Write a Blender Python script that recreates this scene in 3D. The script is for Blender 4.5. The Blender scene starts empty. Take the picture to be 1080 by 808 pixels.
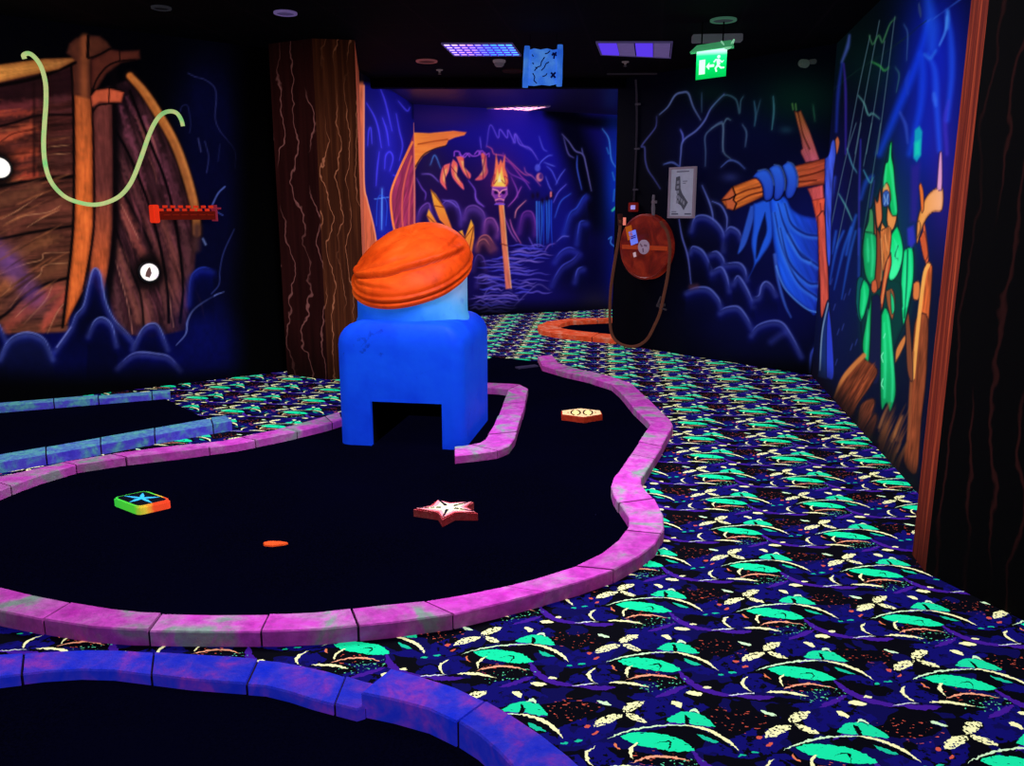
import bpy, bmesh, math, random
import numpy as np
from mathutils import Vector, Matrix, noise as mnoise

scene = bpy.context.scene
COL = scene.collection
scene.view_settings.view_transform = 'Standard'
scene.view_settings.look = 'None'
random.seed(7)

# ------------------------------------------------------------------ camera geometry (metres, Z up, camera above the origin)
FPX, EYE = 860.0, 1.5
PITCH = math.atan(179 / 860.0)
CP, SP = math.cos(PITCH), math.sin(PITCH)


def ray(x, y):
    a = (x - 540) / FPX
    b = -(y - 404) / FPX
    return a, CP + b * SP, -SP + b * CP


def at(x, y, z=0.0):
    """where the line of sight through a photo point meets the level z"""
    d = ray(x, y)
    t = (z - EYE) / d[2]
    return Vector((d[0] * t, d[1] * t, z))


def at_depth(x, y, Y):
    d = ray(x, y)
    t = Y / d[1]
    return Vector((d[0] * t, Y, EYE + d[2] * t))


def on_wall(x, y, P, Q, off=0.0):
    """point on the vertical wall through floor points P, Q (off: metres in front of it)"""
    ux, uy = Q[0] - P[0], Q[1] - P[1]
    L = math.hypot(ux, uy)
    ux, uy = ux / L, uy / L
    nx, ny = uy, -ux
    if nx * (0 - P[0]) + ny * (0 - P[1]) < 0:
        nx, ny = -nx, -ny
    d = ray(x, y)
    t = ((P[0] + nx * off) * nx + (P[1] + ny * off) * ny) / (d[0] * nx + d[1] * ny)
    return Vector((d[0] * t, d[1] * t, EYE + d[2] * t))


def proj(X, Y, Z):
    Z = Z - EYE
    dz = Y * CP - Z * SP
    return 540 + FPX * X / dz, 404 - FPX * (Y * SP + Z * CP) / dz


cam_d = bpy.data.cameras.new('camera')
cam = bpy.data.objects.new('camera', cam_d)
COL.objects.link(cam)
cam.location = (0, 0, EYE)
cam.rotation_euler = (math.pi / 2 - PITCH, 0, 0)
cam_d.sensor_width = 36.0
cam_d.lens = 36.0 * FPX / 1080.0
cam_d.clip_start = 0.02
scene.camera = cam


# ------------------------------------------------------------------ colour and material helpers
def lin(v):
    v = v / 255.0
    return v / 12.92 if v <= 0.04045 else ((v + 0.055) / 1.055) ** 2.4


def rgb(c):
    return (lin(c[0]), lin(c[1]), lin(c[2]), 1.0)


GLOW = 0.64     # how strongly fluorescent paint glows by itself under the black light
BASE = 0.75


class Nodes:
    def __init__(self, name):
        self.m = bpy.data.materials.new(name)
        self.m.use_nodes = True
        self.t = self.m.node_tree
        self.n = self.t.nodes
        self.b = self.n['Principled BSDF']
        self.b.inputs['Roughness'].default_value = 0.9
        self.b.inputs['Specular IOR Level'].default_value = 0.1

    def add(self, kind, **kw):
        x = self.n.new(kind)
        for k, v in kw.items():
            setattr(x, k, v)
        return x

    def link(self, a, b):
        self.t.links.new(a, b)

    def val(self, sock, v):
        if isinstance(v, (int, float)):
            sock.default_value = v
        elif isinstance(v, (tuple, list)):
            sock.default_value = v
        else:
            self.link(v, sock)

    def math(self, op, a, b=None, c=None, clamp=False):
        x = self.add('ShaderNodeMath', operation=op)
        x.use_clamp = clamp
        self.val(x.inputs[0], a)
        if b is not None:
            self.val(x.inputs[1], b)
        if c is not None:
            self.val(x.inputs[2], c)
        return x.outputs[0]

    def vmath(self, op, a, b=None, c=None):
        x = self.add('ShaderNodeVectorMath', operation=op)
        self.val(x.inputs[0], a)
        if b is not None:
            self.val(x.inputs[1], b)
        if c is not None:
            self.val(x.inputs[2], c)
        return x.outputs[0]

    def mix(self, fac, a, b, mode='MIX'):
        x = self.add('ShaderNodeMix', data_type='RGBA', blend_type=mode)
        self.val(x.inputs[0], fac)
        self.val(x.inputs[6], a)
        self.val(x.inputs[7], b)
        return x.outputs[2]

    def noise(self, vec, scale, detail=3.0, rough=0.55, dist=0.0):
        x = self.add('ShaderNodeTexNoise')
        if vec is not None:
            self.link(vec, x.inputs['Vector'])
        x.inputs['Scale'].default_value = scale
        x.inputs['Detail'].default_value = detail
        x.inputs['Roughness'].default_value = rough
        x.inputs['Distortion'].default_value = dist
        return x.outputs[0]

    def ramp(self, fac, stops):
        x = self.add('ShaderNodeValToRGB')
        e = x.color_ramp.elements
        while len(e) < len(stops):
            e.new(0.5)
        for k, (p, c) in enumerate(stops):
            e[k].position = p
            e[k].color = c
        self.link(fac, x.inputs[0])
        return x.outputs[0]

    def step(self, v, lo, hi):
        x = self.add('ShaderNodeMapRange')
        self.val(x.inputs[0], v)
        x.inputs[1].default_value = lo
        x.inputs[2].default_value = hi
        x.inputs[3].default_value = 0.0
        x.inputs[4].default_value = 1.0
        return x.outputs[0]

    def pos(self):
        return self.add('ShaderNodeNewGeometry').outputs['Position']

    def obj(self):
        return self.add('ShaderNodeTexCoord').outputs['Object']

    def paint(self, colour, glow=None, base=None):
        """fluorescent paint: reflects the lamps and re-emits part of the black light"""
        glow = GLOW if glow is None else glow
        base = BASE if base is None else base
        b = self.mix(1.0, colour, (base, base, base, 1), 'MULTIPLY')
        self.link(b, self.b.inputs['Base Color'])
        self.val(self.b.inputs['Emission Color'], colour)
        self.b.inputs['Emission Strength'].default_value = glow
        return self.m


def flat(name, c, glow=0.0, rough=0.9, spec=0.1, base=None, metal=0.0):
    q = Nodes(name)
    n = q.noise(q.pos(), 14.0, 2.0)
    f = q.step(n, 0.25, 0.75)
    c1 = tuple(v * 0.86 for v in rgb(c)[:3]) + (1,)
    col = q.mix(f, c1, rgb(c))
    q.paint(col, glow, 1.0 if base is None else base)
    q.b.inputs['Roughness'].default_value = rough
    q.b.inputs['Specular IOR Level'].default_value = spec
    q.b.inputs['Metallic'].default_value = metal
    return q.m


# ------------------------------------------------------------------ object helpers
def tag(o, label=None, cat=None, group=None, kind=None):
    if label:
        o['label'] = label
    if cat:
        o['category'] = cat
    if group:
        o['group'] = group
    if kind:
        o['kind'] = kind
    return o


def empty(name, loc, label=None, cat=None, group=None):
    o = bpy.data.objects.new(name, None)
    COL.objects.link(o)
    o.location = loc
    o.empty_display_size = 0.1
    return tag(o, label, cat, group)


def link_mesh(name, me, mat, parent=None, smooth=False):
    o = bpy.data.objects.new(name, me)
    COL.objects.link(o)
    if mat is not None:
        me.materials.append(mat)
    if parent is not None:
        p = Vector((0, 0, 0))
        q = parent
        while q is not None:
            p += q.location
            q = q.parent
        for v in me.vertices:
            v.co -= p
        o.parent = parent
    if smooth:
        for f in me.polygons:
            f.use_smooth = True
    return o


def build(name, bm, mat, parent=None, smooth=False):
    bmesh.ops.recalc_face_normals(bm, faces=bm.faces)
    me = bpy.data.meshes.new(name)
    bm.to_mesh(me)
    bm.free()
    return link_mesh(name, me, mat, parent, smooth)


def add_hull(bm, bottom, top):
    """prism between two matching loops"""
    a = [bm.verts.new(p) for p in bottom]
    b = [bm.verts.new(p) for p in top]
    n = len(a)
    for i in range(n):
        bm.faces.new((a[i], a[(i + 1) % n], b[(i + 1) % n], b[i]))
    f1 = bm.faces.new(list(reversed(a)))
    f2 = bm.faces.new(b)
    return a + b, (f1, f2)


def add_box(bm, c, s, rz=0.0, rx=0.0, ry=0.0):
    M = Matrix.Translation(c) @ Matrix.Rotation(rz, 4, 'Z') @ Matrix.Rotation(ry, 4, 'Y') @ Matrix.Rotation(rx, 4, 'X')
    lo = [M @ Vector((x * s[0] / 2, y * s[1] / 2, -s[2] / 2)) for x, y in ((-1, -1), (1, -1), (1, 1), (-1, 1))]
    hi = [M @ Vector((x * s[0] / 2, y * s[1] / 2, s[2] / 2)) for x, y in ((-1, -1), (1, -1), (1, 1), (-1, 1))]
    return add_hull(bm, lo, hi)


def add_tube(bm, pts, r, seg=8, caps=True):
    pts = [Vector(p) for p in pts]
    rings = []
    s = None
    for i, p in enumerate(pts):
        t = (pts[min(i + 1, len(pts) - 1)] - pts[max(i - 1, 0)]).normalized()
        if s is None:
            s = t.cross(Vector((0, 0, 1)))
            if s.length < 0.05:
                s = t.cross(Vector((1, 0, 0)))
        else:
            s = s - t * s.dot(t)
        s.normalize()
        u = s.cross(t)
        rr = r[i] if isinstance(r, (list, tuple)) else r
        rings.append([bm.verts.new(p + (s * math.cos(k * 2 * math.pi / seg) + u * math.sin(k * 2 * math.pi / seg)) * rr) for k in range(seg)])
    for a, b in zip(rings, rings[1:]):
        for k in range(seg):
            bm.faces.new((a[k], a[(k + 1) % seg], b[(k + 1) % seg], b[k]))
    if caps:
        bm.faces.new(list(reversed(rings[0])))
        bm.faces.new(rings[-1])


def add_disc_stack(bm, centre, axis, rings, seg=32):
    """lathe: rings = [(radius, height along axis)]"""
    ax = Vector(axis).normalized()
    s = ax.cross(Vector((0, 0, 1)))
    if s.length < 0.05:
        s = Vector((1, 0, 0))
    s.normalize()
    u = ax.cross(s)
    c = Vector(centre)
    R = []
    for r, h in rings:
        R.append([bm.verts.new(c + ax * h + (s * math.cos(k * 2 * math.pi / seg) + u * math.sin(k * 2 * math.pi / seg)) * r) for k in range(seg)])
    for a, b in zip(R, R[1:]):
        for k in range(seg):
            bm.faces.new((a[k], a[(k + 1) % seg], b[(k + 1) % seg], b[k]))
    bm.faces.new(list(reversed(R[0])))
    bm.faces.new(R[-1])


def spline(pts, n=8):
    """Catmull-Rom through the points"""
    P = [np.array(p, float) for p in pts]
    if len(P) < 3:
        return P
    out = []
    for i in range(len(P) - 1):
        p0 = P[i - 1] if i > 0 else 2 * P[0] - P[1]
        p1, p2 = P[i], P[i + 1]
        p3 = P[i + 2] if i + 2 < len(P) else 2 * P[-1] - P[-2]
        for k in range(n):
            t = k / n
            out.append(0.5 * (2 * p1 + (p2 - p0) * t + (2 * p0 - 5 * p1 + 4 * p2 - p3) * t * t + (3 * p1 - p0 - 3 * p2 + p3) * t ** 3))
    out.append(P[-1])
    return out


# ------------------------------------------------------------------ mural painter: paints on a fine grid of a wall
def vnoise(x, y, seed=0):
    xi = np.floor(x).astype(np.int64)
    yi = np.floor(y).astype(np.int64)
    fx, fy = x - xi, y - yi
    fx = fx * fx * (3 - 2 * fx)
    fy = fy * fy * (3 - 2 * fy)

    def h(a, b):
        n = (a * 374761393 + b * 668265263 + seed * 1442695041) & 0x7fffffff
        n = ((n ^ (n >> 13)) * 1274126177) & 0x7fffffff
        return ((n ^ (n >> 16)) & 0xffff) / 65535.0
    return (h(xi, yi) * (1 - fx) + h(xi + 1, yi) * fx) * (1 - fy) + (h(xi, yi + 1) * (1 - fx) + h(xi + 1, yi + 1) * fx) * fy


def K(x0, y0, s, pts):
    """sketch coordinates -> mural plan coordinates"""
    return [(x0 + p[0] / s, y0 + p[1] / s) for p in pts]


class Mural:
    """Paint on the vertical wall from floor point P to floor point Q.  The plan of the painting is a drawing whose
    lines are laid onto the flat wall; the paint is stored per grid vertex."""

    def __init__(self, P, Q, z0, z1, res):
        self.P, self.Q, self.z0, self.z1 = P, Q, z0, z1
        L = math.hypot(Q[0] - P[0], Q[1] - P[1])
        self.nu, self.nz = max(2, int(L / res) + 1), max(2, int((z1 - z0) / res) + 1)
        t = np.linspace(0, 1, self.nu)
        z = np.linspace(z0, z1, self.nz)
        T, Z = np.meshgrid(t, z)
        self.wx = (P[0] + (Q[0] - P[0]) * T).ravel()
        self.wy = (P[1] + (Q[1] - P[1]) * T).ravel()
        self.wz = Z.ravel()
        self.X, self.Y = proj(self.wx, self.wy, self.wz)
        self.C = np.zeros((self.X.size, 3))

    def base(self, c):
        self.C[:] = np.array(c) / 255.0

    def _idx(self, pts, pad):
        P = np.array(pts)
        lo, hi = P.min(0) - pad, P.max(0) + pad
        return np.nonzero((self.X > lo[0]) & (self.X < hi[0]) & (self.Y > lo[1]) & (self.Y < hi[1]))[0]

    def _put(self, i, a, c):
        a = np.clip(a, 0, 1)[:, None]
        self.C[i] = self.C[i] * (1 - a) + np.asarray(c) * a

    @staticmethod
    def _dist(x, y, pts):
        P = np.array(pts, float)
        best = np.full(x.shape, 1e9)
        par = np.zeros(x.shape)
        n = len(P) - 1
        for k in range(n):
            a, b = P[k], P[k + 1]
            d = b - a
            L2 = max(1e-9, d @ d)
            t = np.clip(((x - a[0]) * d[0] + (y - a[1]) * d[1]) / L2, 0, 1)
            q = (x - a[0] - d[0] * t) ** 2 + (y - a[1] - d[1] * t) ** 2
            m = q < best
            best[m] = q[m]
            par[m] = (k + t[m]) / n
        return np.sqrt(best), par

    def stroke(self, pts, w, c, a=1.0, soft=1.2, taper=None, c2=None, sm=True, wob=0.0):
        pts = spline(pts, 6) if sm else pts
        i = self._idx(pts, w + soft * 2 + 3)
        if not i.size:
            return
        x, y = self.X[i], self.Y[i]
        if wob:
            x = x + (vnoise(x * .3, y * .3, 3) - .5) * wob * 2
            y = y + (vnoise(x * .3, y * .3, 9) - .5) * wob * 2
        d, t = self._dist(x, y, pts)
        hw = np.full(x.shape, w / 2.0)
        if taper:
            tt = np.array(taper)
            hw = hw * np.interp(t, np.linspace(0, 1, len(tt)), tt)
        m = np.clip((hw + soft / 2 - d) / soft, 0, 1)
        m = m * m * (3 - 2 * m)
        if taper:
            m = m * np.clip(hw * 2.5, 0, 1)
        c = np.array(c) / 255.0
        if c2 is not None:
            c = c * (1 - t[:, None]) + np.array(c2) / 255.0 * t[:, None]
        self._put(i, m * a, c)

    def glowline(self, pts, c, w=1.6, a=0.8, halo=8, ha=0.25, sm=True):
        self.stroke(pts, halo * .4, c, ha, halo, sm=sm)
        self.stroke(pts, w, c, a, 1.3, taper=(.5, 1, 1, .5), sm=sm)

    def fill(self, pts, c, a=1.0, soft=1.5, sm=False, grain=None, c2=None, grad=None, rim=None, seed=1, fadey=None):
        pts = [tuple(p) for p in (spline(list(pts) + [pts[0]], 5) if sm else list(pts) + [pts[0]])]
        i = self._idx(pts, soft + 2)
        if not i.size:
            return
        x, y = self.X[i], self.Y[i]
        d, _ = self._dist(x, y, pts)
        ins = np.zeros(x.shape, bool)
        for (ax, ay), (bx, by) in zip(pts, pts[1:]):
            if ay == by:
                continue
            k = ((ay > y) != (by > y)) & (x < (bx - ax) * (y - ay) / (by - ay) + ax)
            ins ^= k
        sd = np.where(ins, d, -d)
        m = np.clip(0.5 + sd / soft, 0, 1)
        col = np.tile(np.array(c) / 255.0, (x.size, 1))
        if c2 is not None:
            (gx, gy), (hx, hy) = grad
            t = np.clip(((x - gx) * (hx - gx) + (y - gy) * (hy - gy)) / ((hx - gx) ** 2 + (hy - gy) ** 2), 0, 1)[:, None]
            col = col * (1 - t) + np.array(c2) / 255.0 * t
        if grain:
            dx, dy, f, amp = grain
            L = math.hypot(dx, dy)
            dx, dy = dx / L, dy / L
            al, ac = x * dx + y * dy, -x * dy + y * dx
            n = vnoise(al * f * .12, ac * f, seed) * .6 + vnoise(al * f * .2 + 7, ac * f * 2.3, seed + 5) * .4
            col = col * (1 + amp * (n - .5) * 2)[:, None]
        if rim:
            rw, rc, ra = rim
            q = (np.clip(1 - sd / rw, 0, 1) ** 1.5 * ra)[:, None]
            col = col * (1 - q) + np.array(rc) / 255.0 * q
        if fadey:
            m = m * np.clip((fadey[1] - y) / (fadey[1] - fadey[0]), 0, 1)
        self._put(i, m * a, np.clip(col, 0, 1))

    def blob(self, cx, cy, rx, ry, c, a=1.0, rot=0.0, p=1.0):
        i = self._idx([(cx - 2.6 * max(rx, ry), cy - 2.6 * max(rx, ry)), (cx + 2.6 * max(rx, ry), cy + 2.6 * max(rx, ry))], 0)
        if not i.size:
            return
        x, y = self.X[i] - cx, self.Y[i] - cy
        ca, sa = math.cos(rot), math.sin(rot)
        q = ((x * ca + y * sa) / rx) ** 2 + ((-x * sa + y * ca) / ry) ** 2
        self._put(i, a * np.exp(-q ** p), np.array(c) / 255.0)

    def ellipse(self, cx, cy, rx, ry, c, a=1.0, soft=1.2, rot=0.0, rim=None):
        n = 20
        pts = []
        for k in range(n):
            u, v = rx * math.cos(2 * math.pi * k / n), ry * math.sin(2 * math.pi * k / n)
            pts.append((cx + u * math.cos(rot) - v * math.sin(rot), cy + u * math.sin(rot) + v * math.cos(rot)))
        self.fill(pts, c, a, soft, rim=rim)

    def rock(self, pts, c, edge, base_y, a=0.9, w=1.6, depth=26):
        """airbrushed boulder: soft body fading downwards under a pale upper edge"""
        s = spline(pts, 6)
        poly = [tuple(p) for p in s] + [(s[-1][0] + 3, base_y), (s[0][0] - 3, base_y)]
        top = min(p[1] for p in s)
        self.fill(poly, tuple(v * .62 for v in c), a, 2.0, c2=tuple(v * .25 for v in c), grad=((0, top + depth * .3), (0, top + depth * 2)), fadey=(top + (base_y - top) * .35, base_y))
        self.stroke([(p[0], p[1] + 5) for p in s], 6, tuple(v * 1.25 for v in c), .55, 12, sm=False)
        self.stroke([(p[0], p[1] + 3) for p in s], 5, edge, .30, 6, sm=False)
        self.stroke(s, w, edge, .72, 1.5, taper=(.1, .7, 1, .8, .1), sm=False)

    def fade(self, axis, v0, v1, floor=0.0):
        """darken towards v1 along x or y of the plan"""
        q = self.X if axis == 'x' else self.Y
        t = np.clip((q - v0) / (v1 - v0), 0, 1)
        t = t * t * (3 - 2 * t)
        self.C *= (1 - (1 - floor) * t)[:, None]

    def speckle(self, amp=0.12, f=0.5, seed=4):
        n = vnoise(self.wx * 9 + self.wy * 9, self.wz * 9, seed) * .5 + vnoise(self.wx * 30 + self.wy * 30, self.wz * 30, seed + 1) * .5
        self.C *= (1 + amp * (n - .5) * 2)[:, None]

    def mesh(self, name):
        C = np.clip(self.C, 0, 1)
        L = np.where(C <= .04045, C / 12.92, ((C + .055) / 1.055) ** 2.4)
        me = bpy.data.meshes.new(name)
        n = self.X.size
        idx = np.arange(n).reshape(self.nz, self.nu)
        q = np.stack([idx[:-1, :-1], idx[:-1, 1:], idx[1:, 1:], idx[1:, :-1]], -1).reshape(-1, 4)
        me.vertices.add(n)
        me.vertices.foreach_set('co', np.stack([self.wx, self.wy, self.wz], 1).astype(np.float32).ravel())
        me.loops.add(q.size)
        me.loops.foreach_set('vertex_index', q.astype(np.int32).ravel())
        me.polygons.add(len(q))
        me.polygons.foreach_set('loop_start', (np.arange(len(q)) * 4).astype(np.int32))
        me.update(calc_edges=True)
        a = me.color_attributes.new('paint', 'FLOAT_COLOR', 'POINT')
        a.data.foreach_set('color', np.concatenate([L, np.ones((n, 1))], 1).astype(np.float32).ravel())
        return me


def mural_material(glow=None):
    q = Nodes('fluorescent_mural_paint')
    a = q.add('ShaderNodeAttribute', attribute_name='paint')
    q.paint(a.outputs['Color'], glow)
    return q.m


MURAL = mural_material()

# ------------------------------------------------------------------ plan of the room (floor points)
CEIL, CEIL_FAR = 2.95, 2.97


def P2(x, y):
    v = at(x, y)
    return (v.x, v.y)


def extend(a, b, d0, d1):
    """stretch the segment a-b by d0 metres before a and d1 metres after b"""
    L = math.hypot(b[0] - a[0], b[1] - a[1])
    u = ((b[0] - a[0]) / L, (b[1] - a[1]) / L)
    return (a[0] - u[0] * d0, a[1] - u[1] * d0), (b[0] + u[0] * d1, b[1] + u[1] * d1)


SHIP = extend(P2(0, 428), P2(297, 392), 1.1, 0.1)
PANEL_A = (-1.60, 9.0)
FAR = extend(P2(516, 332.6), P2(645, 326), 1.10, 1.2)
PANEL = (PANEL_A, FAR[0])
MAST = (P2(645, 362), P2(856, 396))
PIRATE = extend(P2(856, 396), P2(965, 517), 0.0, 0.95)


# ------------------------------------------------------------------ mural 1: ship bow and rocks (left wall)
def paint_ship(m):
    m.base((1, 1, 4))
    m.blob(222, 210, 40, 130, (4, 5, 40), .85, p=2)
    m.blob(215, 110, 30, 50, (6, 8, 50), .6)
    m.blob(110, 372, 180, 46, (4, 6, 66), 1, p=2)
    hull = [(-160, 96), (0, 84), (40, 78), (79, 69), (82, 200), (72, 350), (30, 352), (-160, 352)]
    m.fill(hull, (62, 26, 24), 1, 3, grain=(1, -.12, .35, .5), c2=(86, 46, 32), grad=((0, 140), (0, 300)))
    m.fill([(-160, 84), (0, 84), (79, 69), (79, 100), (0, 112), (-160, 120)], (26, 9, 14), .8, 10)
    for p, w, c, a in [
        ([(-90, 122), (10, 113), (36, 109)], 10, (120, 46, 52), .7), ([(-90, 128), (0, 121), (34, 118)], 6, (170, 62, 46), .7),
        ([(-90, 160), (0, 146), (34, 134)], 12, (205, 84, 52), .8), ([(-90, 172), (10, 158), (34, 150)], 8, (120, 50, 38), .7),
        ([(12, 167), (36, 160)], 10, (200, 76, 48), .8), ([(14, 178), (37, 175)], 6, (150, 58, 42), .6),
        ([(14, 189), (38, 184)], 8, (205, 72, 50), .85), ([(42, 107), (76, 103)], 8, (96, 44, 52), .5),
        ([(42, 120), (76, 117)], 5, (80, 36, 40), .6), ([(42, 146), (74, 144)], 9, (84, 42, 36), .6),
        ([(42, 170), (74, 168)], 8, (84, 44, 38), .6), ([(45, 184), (72, 181)], 6, (130, 66, 54), .6),
        ([(-90, 230), (0, 212), (40, 198)], 14, (116, 66, 44), .7), ([(-60, 250), (20, 230), (76, 208)], 12, (132, 70, 52), .55),
        ([(10, 246), (40, 226), (74, 218)], 8, (122, 60, 46), .6), ([(-60, 290), (0, 270), (50, 252)], 12, (128, 74, 44), .55),
        ([(20, 268), (45, 258), (62, 251)], 8, (140, 80, 50), .55), ([(-10, 312), (8, 300), (14, 296)], 12, (190, 105, 55), .6),
        ([(44, 292), (60, 281), (72, 278)], 12, (110, 62, 40), .8), ([(-10, 330), (20, 312), (40, 292)], 8, (120, 66, 44), .6),
        ([(6, 346), (28, 326), (62, 304)], 14, (178, 76, 60), .75), ([(46, 346), (58, 326), (70, 310)], 11, (210, 84, 62), .75),
    ]:
        m.stroke(p, w, c, a, w * .9, taper=(.6, 1, .8), wob=2)
    m.stroke([(-90, 150), (0, 133), (40, 122), (76, 121)], 2.4, (10, 3, 5), .9, 2.4)
    m.stroke([(-90, 210), (0, 196), (40, 189), (80, 186)], 4, (8, 3, 4), .95, 3)
    m.stroke([(-90, 270), (0, 252), (40, 244), (78, 238)], 3, (8, 3, 4), .95, 2.5)
    m.stroke([(-40, 360), (5, 332), (22, 316), (45, 301), (76, 292)], 3.2, (8, 3, 4), .95, 2.5)
    m.stroke([(36, 88), (36, 190)], 3, (22, 7, 9), .7, 4)
    m.stroke([(0, 150), (14, 141), (36, 137)], 1.2, (70, 20, 16), .8)
    for p in ([(0, 232), (20, 221), (45, 204)], [(0, 289), (25, 279), (44, 274), (47, 267), (73, 266)],
              [(10, 325), (29, 300), (42, 290), (47, 280), (72, 277)], [(25, 342), (47, 318), (55, 302)],
              [(50, 352), (60, 330), (70, 317)], [(16, 335), (38, 313)], [(2, 312), (10, 304), (12, 298)],
              [(5, 236), (24, 228), (50, 224), (64, 217)], [(28, 240), (46, 229), (62, 222)], [(50, 155), (74, 153)], [(50, 163), (74, 162)]):
        m.stroke(p, 1.4, (205, 140, 96), .6, 1.4, taper=(.4, 1, .5))
    m.stroke([(-6, 262), (16, 285), (36, 312)], 20, (104, 62, 138), .55, 16)
    m.blob(8, 276, 14, 16, (120, 72, 150), .45)
    m.blob(36, 320, 26, 16, (110, 56, 110), .28)
    # right half of the hull
    hr = [(112, 92), (140, 83), (160, 108), (186, 152), (201, 195), (208, 240), (204, 300), (195, 348), (160, 356), (122, 352), (112, 300)]
    m.fill(hr, (50, 24, 30), 1, 3, grain=(.34, 1, .4, .55))
    m.fill([(118, 92), (140, 84), (150, 100), (128, 140), (119, 150)], (14, 6, 12), .7, 14)
    for p, w, c, a in [
        ([(126, 112), (138, 148), (152, 196)], 7, (134, 64, 84), .75), ([(134, 102), (150, 136), (162, 170)], 5, (120, 56, 74), .6),
        ([(152, 124), (168, 170), (184, 226)], 8, (142, 70, 92), .75), ([(166, 150), (184, 195), (194, 240)], 6, (104, 50, 66), .6),
        ([(124, 160), (140, 196), (158, 236)], 6, (112, 58, 62), .6), ([(124, 206), (138, 240), (150, 268)], 10, (160, 76, 66), .75),
        ([(122, 256), (134, 296), (146, 338)], 9, (150, 82, 68), .7), ([(118, 288), (124, 320), (130, 344)], 7, (110, 62, 66), .6),
        ([(170, 226), (184, 276), (188, 326)], 12, (138, 72, 64), .75), ([(190, 232), (198, 270), (196, 320)], 8, (96, 52, 56), .7),
        ([(150, 310), (156, 340)], 14, (138, 76, 66), .75), ([(172, 300), (178, 344)], 8, (110, 60, 56), .7),
        ([(150, 228), (166, 262), (176, 300)], 7, (120, 62, 56), .6),
    ]:
        m.stroke(p, w, c, a, w * .9, taper=(.5, 1, .7), wob=2)
    for p, w in (([(119, 132), (142, 176), (164, 240), (176, 300), (178, 340)], 3), ([(137, 96), (154, 140), (174, 190), (186, 240), (193, 300), (190, 340)], 3),
                 ([(130, 203), (150, 240), (160, 262)], 2.4), ([(122, 242), (136, 280), (148, 310), (152, 350)], 2.4), ([(160, 108), (180, 150), (196, 200)], 2.6)):
        m.stroke(p, w, (10, 4, 7), .9, 2.4)
    for p in ([(122, 275), (134, 318), (140, 352)], [(176, 296), (183, 345)], [(128, 216), (146, 252)]):
        m.stroke(p, 1.1, (205, 130, 110), .55, 1.3)
    rnd = random.Random(21)
    for k in range(70):
        y0 = rnd.uniform(100, 330)
        x0 = rnd.uniform(-40, 45)
        sl = -.10 if y0 < 190 else -.34 - (y0 - 190) * .003
        L = rnd.uniform(16, 40)
        x1 = min(x0 + L, 74)
        m.stroke([(x0, y0), ((x0 + x1) / 2, y0 + sl * (x1 - x0) * .5 + rnd.uniform(-1.5, 1.5)), (x1, y0 + sl * (x1 - x0))], rnd.uniform(1.2, 3.5),
                 rnd.choice([(206, 84, 52), (160, 72, 46), (40, 14, 12), (30, 10, 10), (176, 96, 60)] if y0 < 190 else [(170, 96, 58), (130, 74, 50), (34, 16, 10), (190, 110, 66), (46, 20, 16)]), .5, 2.5, taper=(.2, 1, .2))
    for k in range(70):
        t, y0 = rnd.random(), rnd.uniform(120, 320)
        x0 = 124 + t * (30 + (y0 - 120) * .28)
        L = rnd.uniform(18, 44)
        m.stroke([(x0, y0), (x0 + L * .22, y0 + L * .5), (x0 + L * .34, y0 + L)], rnd.uniform(1.2, 3.2), rnd.choice([(160, 80, 92), (130, 62, 66), (30, 12, 18), (24, 9, 12), (176, 96, 80)]), .42, 2.4, taper=(.2, 1, .2))
    for p, w in (([(119, 132), (142, 176), (164, 240), (176, 300), (178, 340)], 2.4), ([(137, 96), (154, 140), (174, 190), (186, 240), (193, 300), (190, 340)], 2.4)):
        m.stroke(p, w, (8, 3, 6), .95, 2)
    m.blob(157, 287, 17, 19, (5, 3, 3), 1, p=2)
    m.blob(-2, 177, 19, 21, (5, 3, 3), 1, p=2)
    m.stroke([(119, 60), (122, 150), (121, 250), (112, 325)], 8, (6, 3, 6), .92, 7)
    m.stroke([(137, 80), (152, 97), (168, 122), (185, 153), (198, 190), (206, 222), (207.5, 246)], 12, (20, 8, 8), .9, 5)
    m.stroke([(137, 80), (152, 97), (168, 122), (185, 153), (198, 190), (206, 222), (207.5, 246)], 9, (196, 106, 46), 1, 3, taper=(.8, 1, 1, 1, .9), c2=(150, 88, 48))
    m.stroke([(141, 83), (155, 98), (171, 122), (188, 153), (201, 190), (208, 222)], 3, (226, 140, 70), .5, 4)
    m.stroke([(208, 240), (207, 262)], 8, (70, 40, 40), .8, 8)
    # stem posts
    m.fill([(98, 108), (118, 106), (119, 170), (118.5, 240), (115, 280), (108, 318), (98, 300), (93, 300), (98, 240)], (104, 48, 44), 1, 2,
           grain=(0, 1, .5, .2), c2=(196, 88, 48), grad=((0, 200), (0, 270)), rim=(5, (44, 18, 18), .7))
    m.fill([(77, 62), (92, 44), (94, 60), (95.5, 100), (97.5, 130), (98, 170), (98, 240), (91, 300), (68, 345), (72, 300), (78, 240), (79, 170), (78, 110)],
           (150, 74, 40), 1, 2, grain=(0, 1, .5, .15), c2=(224, 104, 46), grad=((0, 60), (0, 190)), rim=(5, (110, 44, 22), .8))
    m.stroke([(75, 66), (77, 100), (78, 170), (77, 240), (71, 300), (66, 345)], 3, (8, 3, 4), .95, 2)
    m.stroke([(95, 62), (97, 110), (99, 170), (99, 240), (91, 290), (88, 305)], 2.4, (24, 8, 8), .95, 1.6)
    m.stroke([(120, 108), (120.5, 240), (113, 300)], 2.5, (8, 3, 5), .95, 2)
    m.fill([(70, 56), (73, 46), (80, 40), (92, 37), (105, 38), (113, 44), (117, 50), (106, 57), (96, 62), (95, 104), (78, 100), (77, 62)], (84, 40, 28), 1, 3, rim=(6, (34, 14, 14), .6))
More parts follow.
